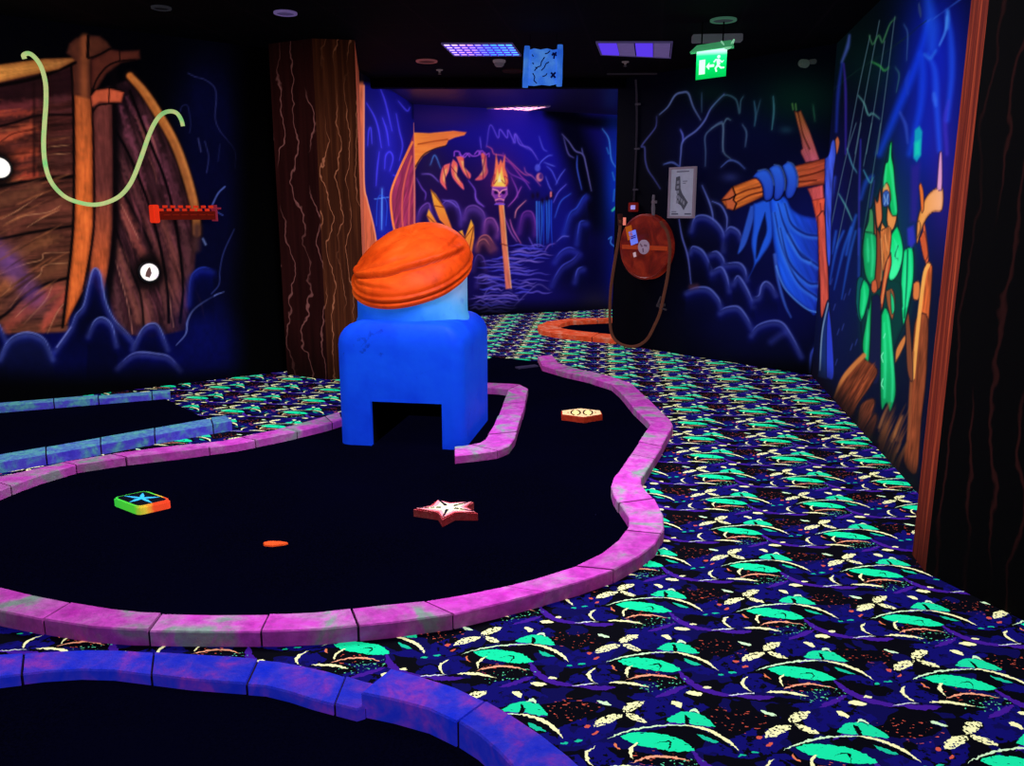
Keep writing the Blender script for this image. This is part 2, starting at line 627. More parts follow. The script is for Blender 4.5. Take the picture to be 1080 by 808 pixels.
    m.stroke([(89, 40), (89, 100)], 8, (150, 76, 42), .7, 7)
    m.fill([(96, 63), (116, 52), (128, 54), (147, 53), (148, 62), (128, 66), (112, 78), (101, 96), (96, 92)], (84, 36, 27), 1, 3, rim=(5, (40, 14, 14), .5))
    m.stroke([(93, 38), (92.5, 60)], 3.4, (8, 3, 4), .95, 1.6)
    m.stroke([(93, 61.5), (104, 58), (117, 51)], 2, (14, 5, 5), .95, 1.4)
    m.stroke([(97, 98), (102, 84), (112, 71), (124, 65), (142, 63)], 2, (14, 5, 5), .95, 1.4)
    m.stroke([(126, 54), (126.5, 64)], 1.6, (14, 5, 5), .9, 1.4)
    m.fill([(96, 101), (101, 95), (115, 93), (131, 97), (128, 108), (105, 108), (97, 113)], (214, 92, 58), 1, 2, rim=(3, (110, 40, 30), .6))
    m.stroke([(96, 100), (101, 94.5), (115, 92.5), (131, 96.5)], 1.4, (10, 4, 4), .9, 1.2)
    m.stroke([(115, 94), (115, 108)], 1.4, (12, 5, 5), .95, 1.2)
    m.stroke([(98, 118), (104, 111), (120, 109)], 2, (14, 5, 5), .9, 1.4)
    m.stroke([(-90, 104), (0, 90), (42, 81), (79, 66)], 4, (6, 2, 3), .95, 2.5)
    m.fill([(-90, 84), (0, 68), (45, 62), (76, 61), (79, 64), (62, 73), (30, 80), (0, 87), (-90, 104)], (214, 136, 62), 1, 2,
           grain=(1, -.15, .5, .18), c2=(150, 92, 48), grad=((0, 0), (85, 0)), rim=(6, (120, 62, 30), .8))
    # rocks
    navy, edge = (6, 9, 84), (112, 128, 205)
    m.rock([(-120, 366), (-60, 352), (-20, 348), (-4, 340), (6, 356)], navy, edge, 420)
    m.rock([(58, 368), (74, 346), (80, 332), (88, 322), (93, 302), (97, 287), (101, 283), (106, 290), (111, 316), (120, 336), (135, 352), (150, 372)], (9, 14, 104), edge, 420)
    m.rock([(0, 376), (8, 360), (20, 352), (34, 351), (47, 358), (56, 376)], (18, 25, 96), edge, 420)
    m.stroke([(60, 366), (75, 345)], 1.6, (130, 140, 220), .7, 1.6)
    m.rock([(93, 352), (100, 338), (109, 335), (118, 343), (123, 362)], navy, edge, 420)
    m.rock([(140, 366), (150, 347), (160, 341), (168, 345), (177, 366)], navy, edge, 420)
    m.rock([(124, 386), (138, 374), (150, 371.5), (165, 373), (178, 376), (190, 388)], navy, (110, 120, 200), 420, w=1.8)
    m.blob(215, 345, 26, 34, (7, 11, 84), .7)
    m.stroke([(186, 364), (196, 352), (198, 338), (206, 325), (226, 312), (236, 308)], 1.8, edge, .8, 1.6, taper=(.4, 1, 1, .4))
    m.rock([(199, 318), (201, 294), (207, 285), (215, 282), (224, 284)], (6, 10, 90), (40, 60, 170), 345)
    m.stroke([(223, 310), (231, 300), (232, 285), (236, 266), (247, 242)], 1.3, (60, 72, 150), .6, 1.4)
    m.stroke([(198, 77), (206, 81), (216, 84), (226, 92), (228, 104), (227, 125), (232, 138), (240, 148), (248, 160), (248, 178)], 1.4, (62, 66, 130), .55, 1.5, taper=(.8, .8, 1, .5, .3))
    m.stroke([(190, 118), (192, 112), (198, 112), (201, 130), (200, 140)], 1.2, (48, 54, 120), .45, 1.4)
    m.stroke([(209, 146), (212, 160)], 1.6, (80, 84, 150), .55, 1.5)
    m.stroke([(216, 149), (220, 165), (218, 182)], 1.3, (64, 70, 140), .5, 1.4)
    m.stroke([(232, 152), (230, 170)], 1.2, (40, 48, 110), .4, 1.4)
    m.stroke([(224, 216), (230, 204), (237, 197)], 1.6, (90, 110, 200), .8, 1.5)
    m.stroke([(226, 222), (235, 227)], 1.3, (70, 90, 180), .7, 1.4)
    m.stroke([(214, 252), (217, 258)], 2, (120, 140, 200), .7, 2)
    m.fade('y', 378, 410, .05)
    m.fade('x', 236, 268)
    m.speckle(.14)


# ------------------------------------------------------------------ mural 2: blue side panel beside the trunk
def paint_panel(m):
    m.base((16, 13, 112))
    m.blob(410, 150, 14, 50, (30, 26, 170), .7)
    m.blob(404, 240, 12, 30, (28, 40, 190), .6)
    for p in (K(370, 80, 4.49, [(75, 130), (110, 190), (130, 250), (145, 340)]), K(370, 80, 4.49, [(140, 60), (165, 130), (195, 260)]),
              K(370, 80, 4.49, [(150, 200), (170, 260), (180, 330)]), K(370, 80, 4.49, [(215, 180), (230, 260), (245, 330), (230, 400)]),
              K(370, 80, 4.49, [(80, 330), (85, 260), (95, 250), (100, 320)]), K(370, 80, 4.49, [(160, 440), (165, 380), (185, 360), (200, 390), (185, 450)]),
              K(370, 80, 4.49, [(225, 120), (265, 165), (280, 150)]), K(370, 80, 4.49, [(120, 520), (125, 440), (135, 360)]),
              K(370, 80, 4.49, [(200, 470), (220, 470), (235, 420)])):
        m.glowline(p, (66, 58, 235), 1.8, .75, 7, .3)
    m.glowline([(403, 199), (402.5, 242)], (90, 150, 255), 1.5, .8, 6, .4)
    m.stroke([(395, 210), (410, 208)], 1, (100, 160, 255), .7)
    m.stroke([(397, 238), (398, 212), (402, 206), (408, 214), (407, 238)], 1.2, (40, 90, 230), .6)
    # wooden frames left and right
    m.fill([(368, 70), (383.5, 70), (384, 190), (387, 210), (394, 238), (398, 262), (399, 420), (368, 420)], (232, 112, 78), 1, 1.4, grain=(0, 1, .6, .25),
           c2=(210, 96, 62), grad=((0, 90), (0, 200)))
    m.stroke([(384, 90), (384, 190), (387, 210), (394, 238), (398, 262)], 1.6, (255, 150, 110), .9, 1.2)
    m.fill([(438, 136), (432, 152), (424, 172), (414, 196), (411.5, 212), (413, 232), (417, 252), (420, 420), (440, 420)], (150, 44, 84), 1, 1.4, grain=(-.25, 1, .6, .3))
    m.stroke([(435, 150), (424, 173), (414, 197), (412, 212), (414, 232), (418, 252)], 2.4, (255, 130, 66), .95, 1.4)
    m.stroke([(434, 165), (426, 195), (424, 225), (426, 250)], 2, (236, 100, 84), .8, 2)
    m.stroke([(437, 185), (432, 210), (431, 250)], 1.8, (226, 90, 96), .8, 2)
    m.stroke([(437, 130), (437, 300)], 1.8, (225, 120, 110), .9, 1.4)
    m.fill([(370, 40), (370, 86), (384, 88), (402, 91), (418, 96), (429, 103), (435, 112), (436, 124), (460, 124), (460, 40)], (2, 1, 10), .96, 6)
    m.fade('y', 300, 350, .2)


# ------------------------------------------------------------------ mural 3: torch cavern (far wall)
def paint_cave(m):
    rnd = random.Random(5)
    m.base((13, 7, 58))
    m.blob(520, 140, 90, 34, (24, 17, 150), .95)
    m.blob(570, 160, 50, 45, (26, 20, 168), .9)
    m.blob(468, 124, 40, 12, (54, 26, 96), .6)
    m.blob(465, 225, 40, 60, (44, 16, 84), .7)
    m.blob(520, 230, 40, 50, (30, 10, 74), .6)
    m.blob(590, 240, 26, 50, (18, 20, 140), .8)
    m.blob(550, 290, 55, 35, (20, 14, 110), .8)
    m.blob(455, 172, 14, 22, (34, 22, 70), .8)
    m.stroke([(596, 110), (606, 150), (622, 190), (634, 230)], 34, (2, 2, 16), .92, 26)
    m.stroke([(580, 118), (620, 128), (660, 130)], 12, (1, 1, 8), .9, 10)
    m.blob(624, 290, 26, 44, (4, 3, 40), .9)
    m.blob(649, 190, 12, 66, (12, 50, 190), .9)
    m.blob(649, 290, 10, 40, (8, 16, 110), .8)
    # roots at the left
    m.fill([(430, 139.5), (452, 140.5), (478, 138), (492, 139.5), (490, 142.5), (480, 145), (473, 148), (470, 154), (456, 158), (446, 165), (440, 174), (436, 184), (430, 184)],
           (255, 140, 58), 1, 1.4, grain=(1, -.1, .5, .12), c2=(255, 120, 66), grad=((437, 0), (490, 0)))
    m.stroke([(441, 152), (458, 149), (472, 147)], 1.6, (160, 60, 26), .8, 2)
    m.stroke([(438, 176), (446, 164), (457, 157.5), (471, 153.5)], 1.4, (20, 8, 30), .8, 1.4)
    m.stroke([(436, 178), (437, 250)], 3, (220, 96, 100), .9, 2)
    # rocks with violet edges
    C4 = lambda pts: K(440, 200, 4.755, pts)
    C7 = lambda pts: K(430, 110, 7.346, pts)
    C5 = lambda pts: K(540, 110, 7.342, pts)
    for p, c, e in ((C4([(0, 140), (20, 90), (60, 70), (70, 150)]), (50, 24, 100), (130, 80, 200)),
                    (C4([(110, 110), (140, 60), (190, 60), (215, 110), (220, 160)]), (44, 22, 100), (110, 80, 210)),
                    (C4([(235, 130), (250, 90), (290, 80), (330, 110), (345, 160)]), (60, 34, 120), (130, 80, 190)),
                    (C4([(335, 200), (345, 150), (380, 145), (405, 190), (400, 220)]), (70, 30, 110), (170, 90, 180)),
                    (C4([(300, 270), (320, 235), (355, 232), (390, 280)]), (60, 24, 70), (210, 110, 110)),
                    (C4([(300, 290), (310, 260), (340, 250), (370, 290)]), (50, 20, 66), (200, 110, 110)),
                    (C4([(280, 390), (300, 330), (330, 340), (345, 390)]), (20, 10, 60), (90, 60, 150)),
                    (C4([(300, 470), (310, 430), (350, 430), (370, 470)]), (20, 10, 70), (90, 70, 170)),
                    (C4([(510, 200), (530, 120), (570, 110), (590, 150), (592, 210)]), (46, 18, 110), (140, 60, 180)),
                    (C4([(735, 210), (765, 120), (800, 90), (830, 40), (850, 20)]), (22, 24, 130), (50, 80, 220)),
                    (C4([(800, 260), (810, 190), (820, 160), (850, 155)]), (14, 16, 100), (60, 80, 220)),
                    (C4([(690, 350), (720, 310), (760, 290), (800, 300)]), (20, 20, 120), (70, 80, 220)),
                    (C4([(675, 470), (700, 420), (730, 380), (780, 350), (815, 312)]), (12, 12, 84), (70, 76, 210)),
                    (C4([(790, 450), (805, 400), (835, 385)]), (12, 14, 90), (80, 90, 220))):
        m.rock(p, c, e, max(q[1] for q in p) + 12, .8, 1.4, 16)
    # lightning-like cracks
    for p, c in ((C5([(10, 300), (25, 230), (60, 310), (130, 335), (170, 380), (200, 430)]), (104, 84, 235)),
                 (C5([(388, 232), (440, 290), (490, 360), (550, 390), (575, 480), (600, 600), (615, 670)]), (110, 104, 190)),
                 (C5([(400, 260), (435, 380), (478, 415)]), (90, 84, 170)), (C5([(540, 340), (550, 390)]), (80, 80, 160)),
                 (C5([(505, 400), (505, 500), (540, 660)]), (64, 90, 225)), (C5([(700, 190), (750, 270), (768, 420), (800, 485)]), (70, 140, 245)),
                 (C7([(610, 330), (640, 160), (700, 260), (715, 195), (770, 260), (778, 200), (830, 300), (835, 230), (900, 325), (955, 355)]), (96, 76, 235)),
                 (C7([(560, 255), (570, 345)]), (90, 70, 230)), (C7([(615, 325), (650, 345), (670, 385), (740, 400), (800, 450), (900, 540), (955, 550)]), (205, 84, 160)),
                 (C7([(740, 380), (750, 430), (800, 460), (880, 560), (940, 610)]), (170, 60, 180)), (C7([(760, 490), (800, 540), (900, 590), (950, 660)]), (130, 60, 200)),
                 (C7([(470, 590), (520, 660), (530, 730), (585, 790)]), (124, 76, 225)), (C7([(110, 540), (180, 545), (240, 600)]), (120, 84, 205)),
                 (C7([(70, 575), (110, 650), (140, 690), (135, 740)]), (110, 70, 200)), (C7([(175, 470), (210, 395), (255, 495)]), (70, 120, 215)),
                 (C7([(270, 740), (340, 760), (385, 800)]), (120, 90, 215)), (C7([(780, 790), (830, 735), (855, 690), (880, 640)]), (190, 84, 215)),
                 (C7([(800, 560), (845, 660), (850, 720)]), (150, 70, 205)), (C4([(490, 140), (500, 100), (545, 55)]), (230, 130, 160)),
                 (C4([(290, 20), (300, 60), (335, 85)]), (130, 80, 215)), (C4([(465, 150), (480, 200), (520, 270)]), (190, 90, 170)),
                 (C4([(330, 545), (360, 495), (420, 480), (475, 505)]), (84, 70, 150)), (C4([(485, 585), (560, 510), (610, 475), (665, 505)]), (74, 64, 150)),
                 (C4([(425, 520), (460, 515), (500, 540), (510, 560)]), (84, 70, 160)), (C5([(210, 250), (240, 340), (270, 365)]), (76, 74, 230)),
                 (C5([(205, 480), (230, 440), (280, 400), (310, 395)]), (84, 90, 240)), (C5([(270, 480), (310, 520), (350, 610)]), (76, 80, 235)),
                 (C5([(340, 620), (370, 560), (410, 505)]), (84, 90, 230)), (C5([(320, 760), (360, 680), (420, 620)]), (96, 90, 235)),
                 (C5([(95, 490), (110, 530), (160, 560), (220, 630)]), (160, 76, 170)), (C5([(260, 560), (290, 640), (310, 670)]), (84, 84, 230)),
                 (C5([(250, 450), (300, 470), (330, 480)]), (84, 90, 230)), (C4([(440, 140), (470, 215), (500, 260)]), (150, 80, 180)),
                 (C4([(690, 140), (720, 60), (770, 20)]), (50, 84, 220)), (C4([(590, 300), (570, 260), (560, 240)]), (90, 70, 190)),
                 (C4([(640, 310), (660, 280), (690, 270)]), (110, 80, 190)), (C4([(700, 260), (730, 235), (760, 235)]), (90, 90, 210))):
        m.glowline(p, c, 1.25, .8, 5, .22)
    # waterfall
    for k in range(7):
        x = 566 + k * 2.6
        m.stroke([(x, 211 + rnd.random() * 3), (x + rnd.uniform(-.5, .5), 235), (x + rnd.uniform(-1, 1), 256 + rnd.random() * 5)], 1.7, rnd.choice([(40, 110, 235), (28, 70, 220), (60, 130, 245)]), .8, 1.6, taper=(1, .9, .3))
    for k in range(5):
        m.blob(562 + k * 5, 210 + rnd.uniform(-6, 3), 2, 3.5, (18, 8, 40), .9)
    m.ellipse(569, 187, 3.6, 4.6, (226, 120, 150), .9, 2)
    m.ellipse(570.5, 186, 2, 3, (60, 30, 130), .9, 1.5)
    m.ellipse(567, 177, 3, 4, (90, 96, 240), .7, 2)
    m.stroke([(581, 203), (581, 207)], 2, (240, 120, 130), .9, 1.5)
    # water ripples
    y = 259.0
    while y < 330:
        n = 3
        for k in range(n):
            x0 = rnd.uniform(496, 560) if y < 312 else rnd.uniform(490, 520)
            L = rnd.uniform(14, 40)
            x1 = min(x0 + L, 590 - max(0, (y - 262)) * .15)
            if x1 - x0 < 8:
                continue
            pts = [(x0 + (x1 - x0) * t / 5, y + math.sin(t * 1.7 + k) * .9 + rnd.uniform(-.7, .7)) for t in range(6)]
            m.stroke(pts, rnd.uniform(1.2, 2.4), rnd.choice([(92, 78, 200), (112, 92, 200), (76, 72, 215), (70, 60, 180)]), .8, 1.4, taper=(.2, 1, .8, .2))
        y += 3.3
    # crystals
    for p in (C4([(68, 0), (92, 22), (135, 90), (178, 202), (150, 190), (112, 150), (84, 80)]), C4([(48, 130), (58, 98), (112, 188), (70, 178)]),
              C4([(236, 250), (270, 152), (284, 182), (286, 240), (272, 330), (262, 300)]), C4([(208, 210), (226, 204), (240, 246)])):
        m.fill(p, (250, 176, 56), 1, 1.5, c2=(235, 110, 50), grad=((0, min(q[1] for q in p)), (0, max(q[1] for q in p))))
        m.stroke([p[0], p[2], p[-1]], 1.2, (110, 40, 20), .75, 1.3, sm=False)
    # claws hanging from a chain
    for p in (C7([(330, 455), (275, 480), (252, 560), (255, 610), (303, 662), (287, 590), (318, 520)]), C7([(352, 425), (335, 480), (350, 570), (432, 662), (424, 610), (380, 560), (388, 470)]),
              C7([(375, 405), (435, 405), (435, 480), (488, 540), (475, 578), (425, 520)]), C7([(565, 380), (605, 380), (615, 480), (622, 530), (585, 582), (522, 586), (560, 545), (582, 500)])):
        m.fill(p, (240, 100, 90), 1, 1.4, sm=True, rim=(1.6, (200, 70, 160), .6))
        cx, cy = sum(q[0] for q in p) / len(p), sum(q[1] for q in p) / len(p)
        m.fill([(cx + (q[0] - cx) * .45, cy + (q[1] - cy) * .6) for q in p], (255, 178, 104), .85, 1.5)
        m.stroke([p[1], (cx, cy), p[4]], .9, (90, 16, 60), .8, 1.2, sm=False)
    for p in (C7([(360, 400), (365, 365), (400, 370), (410, 400)]), C7([(400, 385), (440, 410), (470, 380), (500, 400), (545, 395), (560, 360)]),
              C7([(560, 385), (575, 360), (605, 390), (630, 380), (630, 405)]), C7([(430, 400), (455, 380), (480, 405)]), C7([(520, 385), (545, 360), (560, 390)])):
        m.stroke(p, 1.4, (150, 70, 220), .9, 1.3)
    # torch with a grinning mask
    m.blob(527, 186, 20, 26, (90, 26, 110), .55)
    m.fill([(525.8, 214), (531, 214), (534.4, 255), (539.2, 304), (533.4, 305), (529.4, 260)], (232, 122, 72), 1, 1.3, grain=(.1, 1, .6, .2), c2=(220, 110, 96), grad=((0, 220), (0, 300)))
    m.stroke([(531, 216), (534.4, 255), (539.2, 304)], 1.2, (255, 190, 130), .7, 1.2)
    m.stroke([(528, 257), (535, 259)], 1.3, (110, 40, 30), .8, 1.2)
    m.fill([(518, 196), (520.5, 188), (522, 176), (523.2, 162.5), (525.8, 174), (528, 168), (530, 172), (532.6, 163), (532.6, 177), (535.2, 185), (536, 193), (534, 198), (520, 198)], (250, 116, 84), 1, 1.6)
    m.fill([(521, 196), (523.5, 186), (524.6, 178), (526.4, 186), (529.2, 176), (530.6, 186), (533.4, 190), (532.6, 197)], (255, 214, 90), .95, 1.8)
    m.fill([(525, 192), (527, 183), (528.6, 192)], (255, 250, 190), .9, 1.5)
    for p in ([(519, 197), (518.4, 190), (522, 184), (520.6, 194), (524, 190)], [(534, 197), (536, 190), (532, 186), (533, 194), (529, 190)]):
        m.stroke(p, .9, (150, 30, 60), .8, 1.1)
    m.fill([(519, 197), (535, 197), (535.4, 205), (532, 210), (531, 215.5), (523, 215.5), (522, 210), (518.6, 205)], (128, 52, 160), 1, 1.4, rim=(1.8, (214, 120, 214), .7))
    for cx in (523.2, 530.8):
        m.ellipse(cx, 203, 2.2, 2, (26, 6, 60), .95, 1)
    m.stroke([(520, 199.5), (524.5, 201), (527, 203.5), (529.5, 201), (534, 199.5)], 1.2, (250, 160, 190), .9, 1.1)
    m.stroke([(527, 203), (526, 207), (528, 207)], 1, (250, 150, 150), .9, 1.1)
    m.stroke([(522.6, 211), (527, 209.6), (531.4, 211)], 1.2, (240, 140, 160), .9, 1.1)
    m.stroke([(523, 213), (527, 212.4), (531, 213)], 1.1, (40, 10, 60), .9, 1)
    m.stroke([(522, 215.5), (532, 215.5)], 1.4, (110, 70, 220), .9, 1.2)
    for p in ([(640, 156), (642, 162)], [(646, 182), (648, 190)], [(648, 200), (647, 212)]):
        m.stroke(p, 1.5, (50, 140, 225), .6, 2)
    m.stroke([(646, 222), (649, 219)], 2.4, (60, 220, 170), .8, 2)
    m.stroke([(642, 252), (645, 250), (644, 256), (648, 260)], 1.4, (60, 130, 235), .8, 1.3)
    m.blob(628, 320, 18, 14, (40, 34, 44), .5)
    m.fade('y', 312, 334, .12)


# ------------------------------------------------------------------ mural 4: broken mast and cloth, then the ghost captain round the corner
def paint_mast(m):
    C6 = lambda pts: K(645, 80, 6.733, pts)
    C7 = lambda pts: K(750, 100, 5.771, pts)
    C4 = lambda pts: K(710, 210, 4.25, pts)
    m.base((1, 1, 6))
    m.blob(735, 150, 40, 46, (5, 7, 52), .8)
    m.blob(800, 240, 60, 60, (8, 12, 74), .85)
    m.blob(855, 250, 40, 90, (12, 18, 90), .8)
    m.blob(800, 330, 70, 46, (7, 10, 78), .85)
    m.blob(800, 140, 50, 40, (4, 8, 50), .8)
    m.blob(840, 105, 46, 28, (4, 34, 26), .8)
    m.blob(750, 98, 26, 14, (3, 24, 22), .7)
    m.stroke([(664, 210), (664, 400)], 40, (1, 1, 5), .9, 30)
    for p, c, w in ((C6([(345, 800), (300, 730), (260, 670), (240, 600), (235, 510), (215, 495), (300, 385), (318, 345), (320, 290)]), (66, 70, 140), 1.6),
                    (C6([(340, 275), (400, 220), (450, 140), (500, 118), (545, 125), (580, 220), (632, 312)]), (92, 110, 170), 1.9),
                    (C6([(485, 642), (492, 560), (508, 462), (600, 390), (660, 320), (710, 225), (800, 130)]), (90, 104, 185), 1.9),
                    (C6([(488, 380), (505, 420), (508, 465)]), (90, 100, 210), 1.8), (C6([(370, 628), (430, 615), (480, 642)]), (80, 100, 180), 1.8),
                    (C6([(640, 120), (640, 260)]), (46, 70, 100), 1.3),
                    (C6([(665, 640), (668, 540), (665, 430), (710, 375), (770, 332), (790, 350), (790, 540)]), (64, 86, 130), 1.7),
                    (C7([(0, 84), (75, 4), (150, 28), (172, 112), (180, 40), (196, 10)]), (54, 90, 110), 1.5),
                    (C7([(0, 205), (60, 175), (75, 200), (74, 340), (120, 392)]), (76, 100, 130), 1.7),
                    (C7([(75, 180), (95, 146), (120, 155)]), (76, 104, 130), 1.6), (C7([(190, 180), (215, 230), (208, 315)]), (66, 92, 130), 1.7),
                    (C7([(60, 440), (110, 400), (160, 410), (206, 450)]), (70, 92, 170), 1.7), (C7([(378, 10), (382, 100), (370, 212)]), (58, 116, 130), 1.8),
                    (C7([(262, 40), (272, 120), (264, 190)]), (44, 84, 110), 2.2), (C7([(300, 30), (275, 130)]), (40, 70, 90), 1.4),
                    (C7([(620, 60), (632, 160)]), (30, 80, 60), 1.5)):
        m.glowline(p, c, w, .75, 7, .2)
    m.blob(K(750, 100, 5.771, [(455, 215)])[0][0], 137, 7, 4, (30, 70, 90), .5)
    m.blob(770, 187, 9, 5, (50, 60, 130), .5)
    # boulders
    navy, e = (9, 14, 92), (96, 112, 205)
    for p in (C4([(0, -70), (-10, -60), (70, 30), (100, 100)]), C4([(130, -60), (160, 10), (175, 60), (180, 110)]), C4([(175, 10), (215, 30), (240, 80), (240, 130)])):
        m.glowline(p, e, 1.7, .7, 8, .25)
    for p in (C4([(80, 130), (100, 80), (150, 75), (200, 110), (228, 160), (226, 220)]), C4([(230, 150), (255, 125), (290, 140), (305, 170)]),
              C4([(76, 230), (90, 212), (130, 230), (160, 280), (182, 340)]), C4([(165, 240), (195, 235), (220, 260), (232, 290)]),
              C4([(225, 290), (290, 285), (320, 310), (330, 350)]), C4([(175, 320), (215, 305), (240, 345), (252, 400)]),
              C4([(270, 370), (292, 345), (330, 400), (360, 470)]), C4([(360, 440), (385, 430), (395, 390), (415, 370), (440, 385), (460, 420)]),
              C4([(60, 410), (110, 395), (160, 400), (200, 440), (215, 475)]), C4([(210, 500), (240, 485), (290, 482), (325, 520), (350, 565)]),
              C4([(350, 600), (380, 565), (440, 545), (490, 555), (530, 610), (575, 695)])):
        m.rock(p, navy, e, max(q[1] for q in p) + 22, .8, 1.9, 20)
    m.stroke(C4([(440, 640), (480, 610), (500, 600)]), 6, (60, 72, 180), .4, 9)
    m.glowline(C4([(26, 90), (40, 170), (66, 260), (80, 380)]), (84, 92, 180), 1.6, .8, 6, .2)
    m.stroke(C4([(80, 395), (105, 390)]), 5, (110, 60, 70), .5, 6)
    m.glowline(C4([(612, 800), (618, 700), (640, 655)]), (50, 70, 180), 2.4, .7, 8, .3)
    # hanging cloth
    blue = (32, 88, 222)
    m.fill(C4([(346, 30), (300, 200), (292, 245), (330, 190), (370, 40)]), (40, 80, 190), 1, 2, sm=True)
    m.fill(C4([(360, 20), (440, 10), (445, 170), (395, 262), (370, 296), (336, 356), (362, 290), (350, 200), (358, 120)]), blue, 1, 2, sm=True, rim=(3, (14, 30, 110), .7))
    m.fill(C4([(412, 60), (420, 140), (400, 200), (372, 268), (376, 180), (392, 120)]), (6, 9, 50), .95, 2, sm=True)
    drape = C4([(430, -6), (500, -10), (530, 40), (575, 70), (630, 82), (657, 92), (652, 250), (642, 505), (600, 492), (545, 450), (500, 400), (478, 350), (464, 290), (448, 190), (440, 90)])
    m.fill(drape, (28, 88, 232), 1, 2, sm=True, c2=(24, 46, 170), grad=((825, 0), (868, 0)), grain=(.5, 1, .3, .14), rim=(4, (12, 26, 110), .8))
    for p in (C4([(470, 20), (500, 120), (560, 230), (650, 300)]), C4([(500, 20), (530, 110), (590, 155), (650, 165)]), C4([(455, 60), (490, 220), (560, 370), (645, 440)]),
              C4([(520, 160), (570, 250), (610, 275)]), C4([(480, 130), (520, 280), (600, 370), (648, 380)])):
        m.stroke([(q[0], q[1] + 1.5) for q in p], 5, (70, 140, 250), .5, 5)
        m.stroke(p, 2.4, (8, 18, 96), .85, 2.4, taper=(.4, 1, .8))
    m.stroke(C4([(455, 250), (470, 360), (500, 470), (528, 530)]), 3.4, (60, 100, 215), .8, 3, taper=(1, .8, .3))
    m.stroke(C4([(462, 300), (478, 352), (502, 402), (548, 452), (602, 494), (642, 507)]), 1.6, (80, 140, 240), .8, 1.6)
    # mast above the yard
    m.stroke(C7([(494, 54), (500, 90)]), 1.6, (70, 120, 60), .8, 1.4)
    m.stroke(C7([(514, 56), (518, 92)]), 1.6, (70, 120, 60), .8, 1.4)
    m.fill(C7([(505, 96), (525, 106), (546, 94), (600, 220), (662, 398), (575, 414), (548, 360), (543, 340), (556, 325), (545, 260)]), (150, 84, 46), 1, 1.5,
           grain=(.35, 1, .5, .25), c2=(186, 84, 104), grad=((0, 125), (0, 168)), rim=(2, (50, 16, 18), .8))
    m.stroke(C7([(528, 108), (560, 240), (600, 330)]), 1.8, (60, 22, 16), .8, 1.4)
    # mast below the yard
    m.fill(C7([(585, 570), (682, 545), (690, 640), (694, 830), (670, 830), (640, 700)]), (210, 84, 84), 1, 1.5, grain=(.1, 1, .5, .2), rim=(2, (60, 16, 24), .8))
    m.fill(C4([(622, 5), (692, -10), (690, 200), (697, 440), (684, 470), (668, 560), (650, 470), (655, 160)]), (226, 84, 58), 1, 1.5, grain=(.05, 1, .5, .22), rim=(2, (90, 24, 24), .8))
    m.stroke(C4([(660, 20), (672, 200), (672, 440)]), 1.6, (120, 34, 30), .7, 1.6)
    # yard
    yard = C7([(130, 558), (250, 512), (520, 430), (700, 385), (722, 420), (694, 545), (530, 566), (330, 614), (140, 704), (95, 692), (60, 642)])
    m.fill(yard, (226, 116, 46), 1, 1.6, grain=(1, -.28, .45, .25), c2=(176, 70, 46), grad=((775, 0), (868, 0)), rim=(3, (60, 16, 12), .8))
    for p in (C7([(150, 610), (220, 580), (300, 560)]), C7([(160, 650), (240, 610), (320, 590)]), C7([(535, 500), (620, 480), (695, 455)]), C7([(535, 530), (640, 520)])):
        m.stroke(p, 1.6, (70, 20, 12), .8, 1.5)
    m.fill(C7([(130, 560), (148, 605), (140, 640), (155, 660), (140, 704), (95, 692), (85, 650), (60, 642)]), (196, 92, 52), 1, 1.2, rim=(2, (80, 26, 14), .7))
    m.stroke(C7([(60, 643), (110, 635), (150, 612)]), 1.6, (30, 8, 10), .95, 1.2, sm=False)
    m.stroke(C7([(130, 560), (148, 608), (135, 640), (155, 662), (138, 704)]), 1.6, (20, 6, 8), .95, 1.2, sm=False)
    # cloth loops round the yard
    for p in (C7([(430, 430), (465, 408), (500, 425), (526, 490), (525, 560), (500, 620), (466, 634), (450, 600), (458, 520)]),
              C7([(348, 448), (385, 426), (425, 440), (450, 510), (448, 580), (420, 634), (384, 636), (378, 560), (372, 500)]),
              C7([(248, 500), (285, 462), (335, 455), (368, 490), (384, 550), (376, 620), (350, 646), (322, 636), (312, 560), (285, 515)])):
        m.fill(p, (44, 104, 232), 1, 1.5, sm=True, rim=(3.5, (14, 28, 120), .85), c2=(34, 66, 190), grad=((0, 172), (0, 210)))
        m.stroke(spline(p + [p[0]], 5), 1.4, (6, 8, 44), .9, 1.3, sm=False)
        m.stroke([p[1], p[2], p[3], p[4]], 1.2, (110, 170, 250), .5, 2)
    paint_captain(m)
    m.fade('y', 372, 398, .1)


